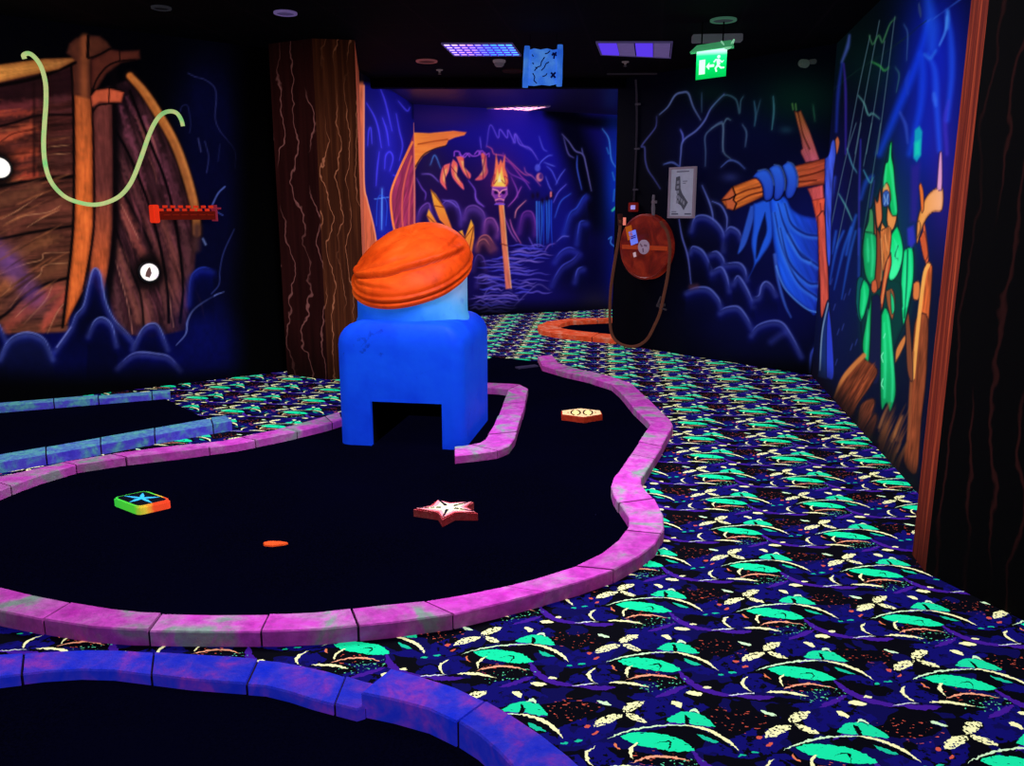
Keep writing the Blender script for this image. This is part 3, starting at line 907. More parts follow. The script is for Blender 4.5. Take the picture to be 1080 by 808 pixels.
def paint_captain(m):
    C5 = lambda pts: K(880, 0, 5.05, pts)
    C7 = lambda pts: K(870, 130, 5.771, pts)
    C0 = lambda pts: K(860, 240, 5.053, pts)
    C3 = lambda pts: K(860, 360, 5.053, pts)
    if m.X.max() > 900:       # the long wall: night background, light beams
        m.base((3, 5, 34))
        m.fill([(800, -80), (1000, -80), (985, 60), (940, 60), (905, 120), (870, 150), (800, 150)], (2, 9, 12), 1, 40)
        m.blob(905, 60, 60, 34, (2, 20, 16), .7)
        m.blob(925, 75, 26, 30, (4, 28, 30), .8)
        m.blob(880, 260, 20, 130, (10, 20, 110), .75)
        m.blob(905, 300, 26, 80, (8, 18, 120), .5)
        m.blob(985, 60, 34, 90, (12, 34, 200), .9)
        m.blob(975, 150, 34, 60, (14, 34, 190), .8)
        m.blob(960, 230, 30, 60, (12, 16, 120), .8)
        m.blob(995, 190, 14, 80, (40, 24, 130), .7)
        m.blob(930, 350, 60, 70, (14, 30, 50), .6)
        m.blob(900, 200, 16, 80, (8, 8, 54), .6)
        for p, w, c, a in ((C5([(240, 820), (330, 600), (440, 330), (500, 120)]), 9, (16, 60, 235), .8), (C5([(400, 820), (460, 560), (470, 330), (460, 290)]), 8, (20, 66, 235), .7),
                           (C5([(560, 800), (545, 560), (535, 380), (500, 290)]), 7, (30, 80, 240), .7), (C5([(520, 260), (520, 140), (500, 0)]), 14, (30, 90, 245), .65),
                           (C5([(600, 640), (625, 400), (620, 200), (600, 60)]), 7, (28, 80, 235), .65), (C5([(560, 240), (590, 170), (600, 90)]), 3, (70, 140, 250), .7),
                           (C5([(480, 290), (510, 310), (540, 270)]), 4, (50, 130, 250), .5), (C5([(350, 600), (380, 670), (390, 760)]), 4, (60, 84, 215), .6),
                           (C5([(600, 820), (590, 640), (610, 540)]), 5, (70, 50, 200), .5), (C5([(530, 500), (540, 560)]), 5, (60, 120, 250), .6),
                           (C5([(390, 500), (385, 430), (400, 380)]), 4, (26, 60, 200), .6), (C5([(600, 150), (604, 60)]), 5, (70, 150, 250), .6)):
            m.stroke(p, w, c, a, w * .9, taper=(.7, 1, .6))
        m.stroke(C5([(480, 120), (560, 80), (680, -10)]), 1.2, (60, 110, 230), .5, 1.3)
        m.stroke(C5([(-10, 480), (130, 370), (300, 260), (490, 110)]), 1, (16, 44, 40), .6, 1.3)
        for p, w, c in ((C5([(385, 320), (390, 180), (370, 130)]), 1.6, (50, 84, 150)), (C5([(330, 490), (345, 400), (325, 360)]), 1.8, (44, 90, 110)), (C5([(450, 20), (460, 90)]), 3, (50, 70, 120))):
            m.glowline(p, c, w, .7, 6, .2)
        # left violet-blue stripes
        for p, w, c in ((C5([(40, 330), (70, 250), (80, 190)]), 4, (76, 100, 200)), (C5([(10, 700), (20, 500), (40, 340)]), 4, (30, 50, 170)),
                        (C5([(60, 820), (60, 500), (50, 340)]), 3, (60, 40, 170)), (C7([(205, 800), (210, 400), (218, 100)]), 2.6, (60, 50, 190)),
                        (C7([(10, 560), (40, 420), (60, 330)]), 5, (50, 80, 220)), (C7([(130, 800), (160, 660), (190, 560)]), 4, (40, 100, 235)),
                        (C7([(220, 460), (250, 360), (290, 320)]), 5, (30, 70, 220)), (C7([(250, 700), (280, 480), (300, 350)]), 2.4, (60, 50, 160))):
            m.stroke(p, w, c, .7, w, taper=(.6, 1, .6))
        # rigging and rope ladder
        lad = (96, 140, 150)
        for p in (C5([(190, 190), (130, 470), (68, 800)]), C5([(240, 110), (170, 480), (110, 820)]), C5([(268, 220), (215, 560), (170, 820)]), C5([(322, 90), (270, 500), (228, 820)]),
                  C7([(190, 0), (130, 200), (40, 620), (10, 800)]), C7([(220, 0), (170, 280), (70, 760)]), C7([(340, 0), (300, 250), (230, 700)]), C7([(285, 0), (235, 260)])):
            m.stroke(p, 1.1, (86, 116, 130), .7, 1.2)
        for p, c in ((C5([(185, 190), (205, 235), (235, 190), (255, 225), (268, 200), (295, 130), (325, 95)]), (60, 120, 80)), (C5([(200, 330), (240, 350), (265, 375), (290, 360)]), (60, 160, 80)),
                     (C5([(128, 510), (158, 550), (180, 610), (205, 605), (240, 632)]), (90, 150, 150)), (C7([(135, 155), (165, 250), (195, 300)]), (70, 130, 160)),
                     (C7([(235, 285), (275, 360), (295, 330)]), (70, 150, 190)), (C7([(85, 430), (130, 510), (165, 590)]), (80, 150, 160))):
            m.glowline(p, c, 1.8, .75, 5, .25)
        for p in (C0([(75, 300), (110, 120), (150, 20)]), C0([(100, 330), (150, 120), (190, 0)]), C0([(140, 380), (180, 160), (215, 20)]), C0([(90, 140), (110, 20)])):
            m.stroke(p, 3, (36, 96, 220), .65, 3, taper=(.3, 1, .8))
        for k in range(10):
            x, y = 876 + (k * 37 % 30), 300 + (k * 53 % 90)
            m.stroke([(x, y), (x + 2, y - 6)], 1.2, (70, 90, 190), .45, 1.6)
        m.stroke(C0([(235, 10), (232, 260)]), 3, (50, 70, 220), .6, 3)
    def F(p, c, *k, **kw):
        kw.setdefault('sm', True)
        m.fill(p, c, *k, **kw)
        m.stroke(spline(list(p) + [p[0]], 4), 1.0, (8, 8, 22), .55, 1.2, sm=False)
    # post foot just round the corner and its small column
    F(C0([(10, -60), (52, -60), (72, 360), (60, 410), (30, 480), (22, 300)]), (214, 84, 66), 1, 1.5, grain=(.1, 1, .5, .2), rim=(2, (70, 20, 24), .7))
    F(C7([(0, 215), (22, 190), (40, 110), (62, 108), (70, 180), (52, 330), (40, 600), (36, 840), (14, 840), (0, 500)]), (58, 84, 214), 1, 1.6, grain=(.1, 1, .5, .3), rim=(2, (18, 28, 120), .7))
    F(C7([(62, 100), (78, 82), (90, 120), (72, 190)]), (196, 100, 66), 1, 1.3)
    F(C0([(10, 800), (28, 560), (50, 440), (72, 395), (92, 620), (96, 800)]), (22, 46, 110), 1, 1.6, rim=(2, (8, 12, 50), .7))
    F(C0([(58, 800), (60, 520), (74, 440), (94, 640), (96, 800)]), (44, 64, 210), .95, 2)
    m.stroke(C0([(24, 760), (36, 560), (68, 404)]), 1.6, (130, 160, 190), .8, 1.3)
    if m.X.max() <= 900:
        return
    # ghost captain in a green coat
    green, lite = (8, 222, 116), (60, 255, 160)
    m.blob(940, 250, 30, 95, (6, 80, 66), .6)
    F(C7([(398, 115), (420, 270), (440, 560), (470, 820), (540, 760), (520, 1100), (450, 1300), (330, 1560), (240, 1400), (215, 1120), (222, 900), (228, 740), (262, 560), (330, 420), (362, 260)]), (5, 62, 54), .8, 9)
    F(C7([(398, 115), (408, 120), (406, 200), (420, 270), (425, 360), (440, 480), (440, 560), (410, 590), (380, 430), (355, 400), (365, 260), (385, 225)]), (18, 225, 96), 1, 1.6,
           c2=(10, 190, 100), grad=((0, 150), (0, 220)), rim=(2, (4, 90, 60), .6))
    m.fill(C7([(545, 40), (575, 15), (595, 50), (585, 200), (560, 235), (538, 215)]), (12, 160, 190), 1, 2, rim=(2, (10, 80, 170), .6))
    m.fill(C7([(545, 120), (580, 100), (580, 190), (545, 200)]), (20, 215, 180), .8, 4)
    m.fill(C7([(525, 260), (580, 240), (560, 600), (520, 600)]), (44, 30, 140), .7, 5)
    # face, hands, beard
    F(C7([(350, 395), (375, 362), (395, 400), (400, 470), (370, 500), (348, 470)]), (235, 160, 84), 1, 1.3, rim=(2, (80, 40, 20), .6))
    F(C7([(352, 425), (372, 408), (392, 425), (394, 490), (370, 510), (350, 490)]), (50, 90, 170), 1, 1.6)
    m.stroke(C7([(360, 440), (368, 470), (362, 495)]), 1.1, (140, 190, 230), .8, 1.1)
    m.stroke(C7([(384, 436), (378, 470), (384, 495)]), 1.1, (140, 190, 230), .8, 1.1)
    F(C7([(302, 450), (320, 480), (335, 400), (345, 480), (350, 560), (345, 600), (320, 640), (308, 560)]), (224, 120, 66), 1, 1.4, rim=(2, (70, 26, 16), .7))
    F(C7([(380, 500), (410, 560), (438, 570), (420, 640), (392, 650), (376, 590)]), (236, 150, 76), 1, 1.4, rim=(2, (80, 30, 16), .7))
    F(C7([(345, 600), (370, 640), (392, 700), (395, 820), (330, 820), (335, 680)]), (226, 140, 66), 1, 1.6, grain=(0, 1, .7, .35), rim=(2, (80, 30, 16), .7))
    for x in (352, 366, 380):
        m.stroke(C7([(x, 640), (x + 4, 820)]), 1, (90, 40, 16), .8, 1.1)
    F(C7([(270, 520), (295, 540), (300, 700), (300, 820), (228, 820), (236, 680), (262, 600)]), (60, 140, 86), 1, 1.8, c2=(10, 190, 100), grad=((0, 225), (0, 268)), rim=(2, (10, 50, 40), .7))
    F(C7([(300, 560), (318, 700), (325, 820), (306, 820)]), (170, 90, 50), 1, 1.4)
    F(C7([(432, 628), (455, 700), (465, 770), (470, 820), (395, 820), (400, 700)]), green, 1, 1.8, c2=lite, grad=((935, 245), (948, 262)), rim=(2, (4, 90, 60), .6))
    # coat body
    F(C0([(262, 20), (330, 60), (320, 290), (290, 300), (262, 240), (252, 120)]), (14, 170, 96), 1, 1.8, rim=(3, (20, 70, 50), .7))
    F(C0([(400, 40), (440, 0), (470, 130), (440, 250), (395, 280), (385, 180)]), green, 1, 1.8, c2=lite, grad=((940, 250), (950, 280)), rim=(2.5, (4, 80, 56), .7))
    F(C0([(470, 120), (518, 112), (524, 260), (500, 400), (470, 520), (458, 420), (455, 280)]), (12, 214, 120), 1, 1.8, rim=(2.5, (4, 90, 60), .7))
    m.stroke(C0([(492, 120), (486, 300), (474, 480)]), 1.5, (4, 80, 60), .85, 1.4)
    m.stroke(C0([(440, 100), (425, 150), (440, 170)]), 1.4, (4, 70, 50), .8, 1.4)
    F(C0([(325, 0), (350, 60), (352, 290), (330, 330), (316, 300), (325, 160)]), (140, 66, 36), 1, 1.5, rim=(2, (50, 20, 14), .6))
    F(C0([(345, 20), (400, 0), (398, 130), (370, 230), (352, 200)]), (196, 110, 54), 1, 1.5, grain=(0, 1, .7, .35))
    F(C0([(215, 400), (222, 290), (242, 262), (262, 300), (250, 490), (228, 480)]), (8, 90, 90), 1, 1.8)
    F(C0([(238, 330), (258, 278), (290, 330), (270, 440), (246, 492), (232, 440)]), (10, 205, 112), 1, 1.8, rim=(2.5, (4, 80, 56), .7))
    F(C0([(300, 290), (322, 278), (330, 330), (312, 350), (298, 330)]), (206, 96, 56), 1, 1.4)
    F(C0([(402, 132), (404, 200), (380, 300), (360, 420), (344, 450), (338, 420), (352, 320), (372, 200)]), (206, 90, 50), 1, 1.4, rim=(2, (70, 22, 14), .7))
    F(C0([(375, 340), (410, 330), (425, 400), (410, 490), (385, 420)]), (150, 84, 46), 1, 1.5)
    F(C0([(400, 340), (418, 380), (422, 440), (408, 460), (402, 400)]), (20, 210, 130), .9, 1.5)
    # coat tails, dark boots
    F(C0([(300, 370), (335, 360), (350, 440), (345, 800), (285, 800), (290, 560)]), (18, 24, 60), 1, 2)
    F(C0([(300, 360), (296, 520), (285, 720), (262, 700), (250, 620), (270, 500)]), (10, 176, 92), 1, 1.8, rim=(2.5, (4, 70, 50), .7))
    F(C3([(350, -140), (372, -180), (400, -120), (415, 60), (430, 260), (410, 350), (395, 372), (380, 330), (352, 360), (345, 200)]), (14, 206, 112), 1, 1.8,
           c2=(10, 150, 84), grad=((0, 350), (0, 430)), rim=(3, (4, 90, 56), .7))
    for p in (C3([(362, 60), (352, 80), (360, 110)]), C3([(360, 200), (352, 230), (362, 250)]), C3([(372, -40), (364, -20)])):
        m.stroke(p, 1.2, (150, 255, 200), .8, 1.2)
    for p in (C7([(398, 140), (396, 240), (412, 330), (420, 430), (432, 540)]), C7([(376, 250), (366, 330), (362, 390)]), C0([(300, 40), (306, 150), (300, 260)]), C0([(278, 60), (282, 180)]),
              C0([(420, 60), (436, 130), (420, 220)]), C0([(504, 130), (506, 260), (486, 420)]), C0([(480, 140), (474, 300), (470, 430)]), C0([(258, 310), (262, 380), (250, 460)]), C0([(282, 440), (276, 580), (268, 690)]),
              C3([(385, -140), (400, 0), (412, 180), (408, 320)]), C3([(366, -100), (372, 100), (368, 300)])):
        m.stroke(p, 3.2, (70, 255, 170), .55, 3.5, taper=(.3, 1, .6))
    for p in (C0([(350, 60), (356, 180), (350, 280)]), C0([(370, 40), (384, 120)]), C0([(388, 170), (372, 280), (354, 400)])):
        m.stroke(p, 1.8, (240, 160, 90), .6, 2)
    m.stroke(C0([(385, 280), (450, 300), (462, 420)]), 2, (4, 50, 40), .7, 2)
    # barrels, tusk and ribs in orange
    F(C0([(520, 300), (540, 285), (558, 300), (552, 380), (520, 378)]), (216, 120, 60), 1, 1.5, rim=(2, (70, 30, 20), .6))
    F(C7([(556, 720), (562, 600), (590, 500), (640, 420), (715, 390), (715, 525), (660, 540), (620, 580), (585, 660), (565, 730)]), (236, 156, 70), 1, 1.6,
           c2=(240, 170, 120), grad=((970, 0), (992, 0)), rim=(3, (110, 50, 24), .7))
    F(C7([(680, 400), (695, 200), (706, 172), (714, 210), (712, 400)]), (214, 150, 190), 1, 1.8, rim=(2, (110, 60, 150), .5))
    F(C7([(572, 380), (584, 366), (600, 420), (602, 520), (588, 540), (580, 460)]), (226, 110, 44), 1, 1.4)
    F(C7([(596, 630), (610, 620), (632, 830), (606, 830)]), (210, 90, 50), 1, 1.5)
    m.fill(C7([(500, 640), (540, 620), (552, 720), (530, 760), (505, 740)]), (50, 50, 190), .8, 3)
    F(C0([(555, 60), (580, 20), (600, 140), (580, 170)]), (200, 84, 44), 1, 1.5)
    F(C0([(540, 60), (556, 20), (560, -20), (544, -30)]), (220, 140, 70), .9, 1.5)
    plank = [(C0([(515, 800), (545, 480), (575, 240), (600, 185), (620, 200), (624, 240), (612, 420), (596, 620), (588, 800)]), (190, 88, 40)),
             (C3([(500, 300), (515, 60), (535, -120), (600, -120), (590, 200), (565, 420), (540, 700), (470, 640), (490, 480)]), (130, 62, 34))]
    for p, c in plank:
        F(p, c, 1, 1.8, grain=(-.1, 1, .6, .3), rim=(2.5, (40, 16, 12), .6))
    m.stroke(C0([(520, 800), (550, 500), (580, 260), (602, 200)]), 4, (244, 170, 80), .95, 2)
    m.stroke(C3([(520, 60), (505, 300), (495, 520)]), 3, (150, 80, 44), .8, 3)
    F(C0([(480, 500), (500, 470), (520, 800), (490, 760)]), (120, 64, 40), 1, 1.6)
    F(C0([(425, 720), (432, 650), (470, 590), (475, 620), (440, 700)]), (206, 122, 60), 1, 1.5)
    F(C3([(425, 100), (432, 40), (475, -30), (478, 10), (440, 90)]), (206, 122, 60), 1, 1.5)
    # thatch and dry grass at the foot
    F(C3([(96, 300), (150, 180), (250, 70), (258, 90), (330, 150), (300, 230), (230, 330), (190, 400), (130, 360)]), (112, 52, 30), 1, 2.5, grain=(.62, -1, .6, .5))
    m.stroke(C3([(100, 300), (140, 210), (195, 140), (258, 76)]), 5, (206, 122, 62), .95, 2.4, taper=(.3, 1, 1))
    F(C3([(220, 450), (240, 340), (300, 305), (318, 330), (290, 420), (240, 490)]), (112, 54, 34), 1, 3, grain=(.5, -1, .6, .5))
    F(C3([(230, 520), (310, 390), (330, 420), (290, 520)]), (84, 42, 30), 1, 4, grain=(.5, -1, .6, .5))
    rnd = random.Random(11)
    for k in range(46):
        x, y = rnd.uniform(330, 450), rnd.uniform(420, 700)
        L = rnd.uniform(90, 190)
        m.stroke(C3([(x, y), (x + L * .18, y - L * .5), (x + L * .42, y - L)]), 2.2, rnd.choice([(150, 86, 44), (120, 66, 36), (176, 110, 60), (100, 60, 36)]), .55, 2.6, taper=(1, .8, .2))
    for k in range(26):
        t = rnd.random()
        x, y = 150 + t * 120, 330 - t * 150 + rnd.uniform(0, 60)
        m.stroke(C3([(x, y), (x + 35, y - 60), (x + 60, y - 95)]), 1.6, rnd.choice([(186, 92, 50), (150, 66, 36), (70, 28, 20)]), .6, 1.8, taper=(.5, 1, .3))
    # the dark foot of the wall
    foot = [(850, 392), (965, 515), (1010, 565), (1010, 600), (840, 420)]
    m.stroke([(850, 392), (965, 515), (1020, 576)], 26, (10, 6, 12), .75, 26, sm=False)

# ------------------------------------------------------------------ setting: walls, floor, ceiling
def wall(name, seg, z1, res, painter):
    m = Mural(seg[0], seg[1], 0.0, z1, res)
    painter(m)
    o = link_mesh(name, m.mesh(name), MURAL)
    tag(o, kind='structure')
    return o


wall('wall_left', SHIP, CEIL, 0.0095, paint_ship)
wall('wall_panel', PANEL, CEIL_FAR, 0.010, paint_panel)
wall('wall_far', FAR, CEIL_FAR, 0.011, paint_cave)
wall('wall_mast', MAST, CEIL, 0.0095, paint_mast)
wall('wall_right', PIRATE, CEIL, 0.0095, paint_captain)

black = flat('matt_black_paint', (4, 3, 8))


def slab(name, pts, z0, z1, mat, kind='structure'):
    bm = bmesh.new()
    add_hull(bm, [Vector((p[0], p[1], z0)) for p in pts], [Vector((p[0], p[1], z1)) for p in pts])
    return tag(build(name, bm, mat), kind=kind)


# free end of the mast wall and its thickness (kept behind the painted face)
a, b = MAST
ux, uy = (b[0] - a[0]), (b[1] - a[1])
L = math.hypot(ux, uy)
nx, ny = -uy / L, ux / L
if ny < 0:
    nx, ny = -nx, -ny
e = 0.006
slab('wall_mast_core', [(a[0] + nx * e, a[1] + ny * e), (b[0] + nx * e, b[1] + ny * e), (b[0] + nx * .15, b[1] + ny * .15), (a[0] + nx * .15, a[1] + ny * .15)], 0, CEIL_FAR, black)


# carpet
def carpet_material():
    q = Nodes('black_light_carpet')
    TA, TB, ANG, OX, OY = .5, .4155, -0.1073, 0.7636, 2.3941
    p = q.vmath('SUBTRACT', q.pos(), (OX, OY, 0))
    rot = q.add('ShaderNodeVectorRotate', rotation_type='Z_AXIS')
    q.link(p, rot.inputs['Vector'])
    rot.inputs['Angle'].default_value = -ANG
    uv = rot.outputs[0]
    rag = q.add('ShaderNodeTexNoise')
    q.link(uv, rag.inputs['Vector'])
    rag.inputs['Scale'].default_value = 70
    rag.inputs['Detail'].default_value = 2
    uvr = q.vmath('MULTIPLY_ADD', rag.outputs['Color'], (.018, .018, 0), uv)
    uvr = q.vmath('SUBTRACT', uvr, (.009, .009, 0))
    # group: one curved lens shape repeated on the tile lattice
    g = bpy.data.node_groups.new('carpet_lens', 'ShaderNodeTree')
    for nm, ty, io in (('UV', 'NodeSocketVector', 'INPUT'), ('Centre', 'NodeSocketVector', 'INPUT'), ('Angle', 'NodeSocketFloat', 'INPUT'), ('HL', 'NodeSocketFloat', 'INPUT'),
                       ('D', 'NodeSocketFloat', 'INPUT'), ('HW', 'NodeSocketFloat', 'INPUT'), ('Mask', 'NodeSocketFloat', 'OUTPUT')):
        g.interface.new_socket(nm, in_out=io, socket_type=ty)
    gi, go = g.nodes.new('NodeGroupInput'), g.nodes.new('NodeGroupOutput')

    def N(kind, op, *ins):
        x = g.nodes.new(kind)
        x.operation = op
        for k, v in enumerate(ins):
            if isinstance(v, (int, float, tuple)):
                x.inputs[k].default_value = v
            else:
                g.links.new(v, x.inputs[k])
        return x.outputs[0]
    d = N('ShaderNodeVectorMath', 'SUBTRACT', gi.outputs['UV'], gi.outputs['Centre'])
    w = N('ShaderNodeVectorMath', 'WRAP', d, (TA / 2, TB / 2, 1.0), (-TA / 2, -TB / 2, -1.0))
    r = g.nodes.new('ShaderNodeVectorRotate')
    r.rotation_type = 'Z_AXIS'
    g.links.new(w, r.inputs['Vector'])
    neg = N('ShaderNodeMath', 'MULTIPLY', gi.outputs['Angle'], -1.0)
    g.links.new(neg, r.inputs['Angle'])
    s = g.nodes.new('ShaderNodeSeparateXYZ')
    g.links.new(r.outputs[0], s.inputs[0])
    xh = N('ShaderNodeMath', 'DIVIDE', s.outputs[0], gi.outputs['HL'])
    q2 = N('ShaderNodeMath', 'MULTIPLY', xh, xh)
    env = N('ShaderNodeMath', 'SUBTRACT', 1.0, q2)
    bend = N('ShaderNodeMath', 'MULTIPLY', env, gi.outputs['D'])
    y = N('ShaderNodeMath', 'ABSOLUTE', N('ShaderNodeMath', 'SUBTRACT', s.outputs[1], bend))
    env4 = N('ShaderNodeMath', 'SUBTRACT', 1.0, N('ShaderNodeMath', 'POWER', N('ShaderNodeMath', 'ABSOLUTE', xh), 3.0))
    lim = N('ShaderNodeMath', 'MULTIPLY', env4, gi.outputs['HW'])
    msk = N('ShaderNodeMath', 'LESS_THAN', y, lim)
    g.links.new(msk, go.inputs['Mask'])

    def lens(cx, cy, an, hl, dd, hw):
        x = q.add('ShaderNodeGroup')
        x.node_tree = g
        q.link(uvr, x.inputs['UV'])
        x.inputs['Centre'].default_value = (cx, cy, 0)
        x.inputs['Angle'].default_value = an
        x.inputs['HL'].default_value = hl
        x.inputs['D'].default_value = dd
        x.inputs['HW'].default_value = hw
        return x.outputs[0]
    cols = {'navy': (12, 9, 98), 'black': (2, 2, 10), 'purple': (62, 22, 138), 'green': (18, 224, 158), 'green2': (22, 214, 154), 'teal': (20, 186, 146),
            'cream': (244, 242, 178), 'cream2': (205, 238, 190), 'white': (210, 215, 220), 'pinky': (238, 160, 124), 'red': (206, 84, 66), 'orange': (226, 120, 76)}
    # base: black and navy areas
    wv = q.vmath('WRAP', uv, (TA / 2, TB / 2, 1), (-TA / 2, -TB / 2, -1))
    n0 = q.noise(uv, 7.5, 2.0, .5)
    col = q.mix(q.math('GREATER_THAN', n0, .53), (.0008, .0008, .003, 1), rgb((9, 7, 72)))
    n1 = q.noise(uv, 30, 3.0, .6)
    fine = q.noise(uv, 150, 1.0)
    fine2 = q.noise(uv, 95, 1.0)
    stre = q.add('ShaderNodeMapping')
    q.link(uv, stre.inputs[0])
    stre.inputs['Scale'].default_value = (.5, 1.15, 1)
    stre.inputs['Rotation'].default_value = (0, 0, .6)
    fine3 = q.noise(stre.outputs[0], 105, 1.0)
    spots = q.math('LESS_THAN', fine2, .57)
    scratch = q.math('LESS_THAN', fine3, .70)
    sp_red = q.math('GREATER_THAN', fine3, .675)
    sp_teal = q.math('GREATER_THAN', fine2, .655)
    for nm, cx, cy, an, hl, dd, hw in LENSES:
        mk = lens(cx, cy, an, hl, dd, hw)
        c = cols.get(nm)
        if nm == 'leopard':
            mk, c = q.math('MULTIPLY', mk, spots), cols['cream']
        elif nm == 'speck_red':
            mk, c = q.math('MULTIPLY', mk, sp_red), cols['red']
        elif nm == 'speck_teal':
            mk, c = q.math('MULTIPLY', mk, sp_teal), (90, 200, 150)
        if nm == 'navy':
            mk = q.math('MULTIPLY', mk, q.math('LESS_THAN', n1, .56))
        if nm in ('green', 'green2'):
            mk = q.math('MULTIPLY', mk, scratch)
        col = q.mix(mk, col, rgb(c))
    q.paint(col, .78)
    q.b.inputs['Roughness'].default_value = 1.0
    return q.m


LENSES = [
    ('navy', 0.0388, 0.0141, 0.165, 0.0597, 0.0019, 0.0556),
    ('navy', 0.2468, 0.2324, 0.366, 0.1243, 0.0436, 0.056),
    ('navy', 0.3916, 0.1244, 0.573, 0.1137, -0.0373, 0.0289),
    ('navy', -0.0274, 0.1185, 0.571, 0.1258, -0.0242, 0.0377),
    ('navy', 0.2176, -0.0654, 0.392, 0.1145, -0.0283, 0.0353),
    ('navy', -0.0472, -0.0694, -0.029, 0.0481, 0.0482, 0.0268),
    ('black', 0.0359, -0.0728, -0.023, 0.1505, -0.0014, 0.0175),
    ('black', 0.1596, 0.0274, -0.159, 0.1186, -0.0176, 0.0237),
    ('black', 0.4292, 0.229, 0.178, 0.1116, -0.0067, 0.0372),
    ('purple', 0.3797, 0.0075, -0.654, 0.1215, -0.054, 0.014),
    ('purple', 0.5162, -0.0611, 0.056, 0.0619, -0.0088, 0.0125),
    ('purple', 0.2524, -0.0629, 0.63, 0.067, -0.0033, 0.0099),
    ('purple', 0.2816, 0.1615, 0.107, 0.0816, 0.0297, 0.01),
    ('green', 0.1906, 0.0828, -0.177, 0.1077, 0.0091, 0.0352),
    ('green2', 0.296, 0.188, -0.085, 0.0723, 0.0275, 0.0298),
    ('black', 0.2814, 0.2029, -1.567, 0.0313, 0.0061, 0.0073),
    ('black', 0.1968, 0.058, -0.684, 0.0248, 0.0451, 0.0045),
    ('teal', 0.3398, 0.1295, -0.732, 0.0376, -0.0096, 0.0123),
    ('black', 0.3352, 0.117, -0.555, 0.0853, 0.0203, 0.0112),
    ('cream2', 0.1714, 0.132, 0.346, 0.1355, 0.024, 0.0039),
    ('cream', 0.3467, 0.1263, -0.638, 0.0898, 0.0259, 0.0067),
    ('cream', 0.0108, 0.0045, -1.595, 0.0459, -0.024, 0.0055),
    ('cream', 0.1276, 0.0408, -1.817, 0.0404, -0.0143, 0.0048),
    ('pinky', 0.1953, -0.0038, 0.139, 0.0859, 0.0286, 0.005),
    ('cream', 0.1176, -0.0415, -0.072, 0.0666, 0.0098, 0.0069),
    ('white', -0.0255, -0.057, 0.251, 0.0462, 0.0026, 0.0029),
    ('cream', -0.1751, -0.068, -0.037, 0.0277, 0.001, 0.0122),
    ('cream', -0.1308, -0.0285, 0.107, 0.0139, 0.0013, 0.0065),
    ('cream', 0.2609, 0.2801, -0.767, 0.0214, 0.0065, 0.0119),
    ('cream2', 0.3114, 0.2405, -0.166, 0.0177, 0.0179, 0.0074),
    ('leopard', 0.13, 0.2544, 0.744, 0.048, 0.0058, 0.0172),
    ('leopard', 0.0513, 0.1759, 0.65, 0.0556, 0.006, 0.017),
    ('leopard', 0.1356, 0.1976, -0.594, 0.0364, -0.0012, 0.014),
    ('red', -0.0129, 0.14, -1.012, 0.0085, 0.001, 0.0097),
    ('red', 0.0114, 0.1095, 0.789, 0.0142, -0.0002, 0.0048),
    ('teal', -0.0763, 0.0517, 0.171, 0.0113, 0.002, 0.0047),
    ('teal', -0.036, 0.0685, 0.26, 0.0143, 0.0008, 0.0046),
    ('speck_red', 0.4437, 0.242, -0.096, 0.0979, -0.0229, 0.0612),
    ('speck_teal', 0.2308, -0.0265, 0.451, 0.0983, -0.0015, 0.0354),
    ('speck_red', 0.172, 0.012, 0.309, 0.0683, 0.006, 0.0363),
    ('cream2', 0.538, 0.2665, -0.429, 0.0249, -0.0023, 0.0083),
    ('orange', 0.0762, 0.0586, -1.118, 0.019, -0.0063, 0.0036),
]
bm = bmesh.new()
bm.faces.new([bm.verts.new(p) for p in ((-7.5, -1.0, 0), (7.0, -1.0, 0), (7.0, 15.0, 0), (-7.5, 15.0, 0))])
tag(build('floor', bm, carpet_material()), kind='structure')


def ceiling_material():
    q = Nodes('black_ceiling_tiles')
    v = q.add('ShaderNodeVectorRotate', rotation_type='Z_AXIS')
    q.link(q.pos(), v.inputs['Vector'])
    v.inputs['Angle'].default_value = .17
    s = q.add('ShaderNodeSeparateXYZ')
    q.link(v.outputs[0], s.inputs[0])
    fx = q.math('ABSOLUTE', q.math('SUBTRACT', q.math('FRACT', q.math('DIVIDE', s.outputs[0], .6)), .5))
    fy = q.math('ABSOLUTE', q.math('SUBTRACT', q.math('FRACT', q.math('DIVIDE', s.outputs[1], .6)), .5))
    ln = q.math('GREATER_THAN', q.math('MAXIMUM', fx, fy), .482)
    col = q.mix(ln, rgb((3, 3, 7)), rgb((20, 12, 18)))
    q.paint(col, .05, 1.0)
    return q.m


cm = ceiling_material()
bm = bmesh.new()
bm.faces.new([bm.verts.new(p) for p in ((-7.5, -1.0, CEIL), (-7.5, 9.5, CEIL), (7.0, 9.5, CEIL), (7.0, -1.0, CEIL))])
bm.faces.new([bm.verts.new(p) for p in ((-7.5, 9.5, CEIL), (-7.5, 9.5, CEIL_FAR), (7.0, 9.5, CEIL_FAR), (7.0, 9.5, CEIL))])
tag(build('ceiling', bm, cm), kind='structure')
bm = bmesh.new()
bm.faces.new([bm.verts.new(p) for p in ((-7.5, 9.5, CEIL_FAR), (-7.5, 15, CEIL_FAR), (7.0, 15, CEIL_FAR), (7.0, 9.5, CEIL_FAR))])
q = Nodes('glossy_dark_ceiling')
q.paint(rgb((16, 9, 40)), .35, 1.0)
q.b.inputs['Roughness'].default_value = .35
q.b.inputs['Specular IOR Level'].default_value = .4
tag(build('ceiling_far', bm, q.m), kind='structure')
slab('ceiling_beam', [(-1.55, 9.40), (1.25, 9.40), (1.25, 9.52), (-1.55, 9.52)], 2.85, CEIL, black)


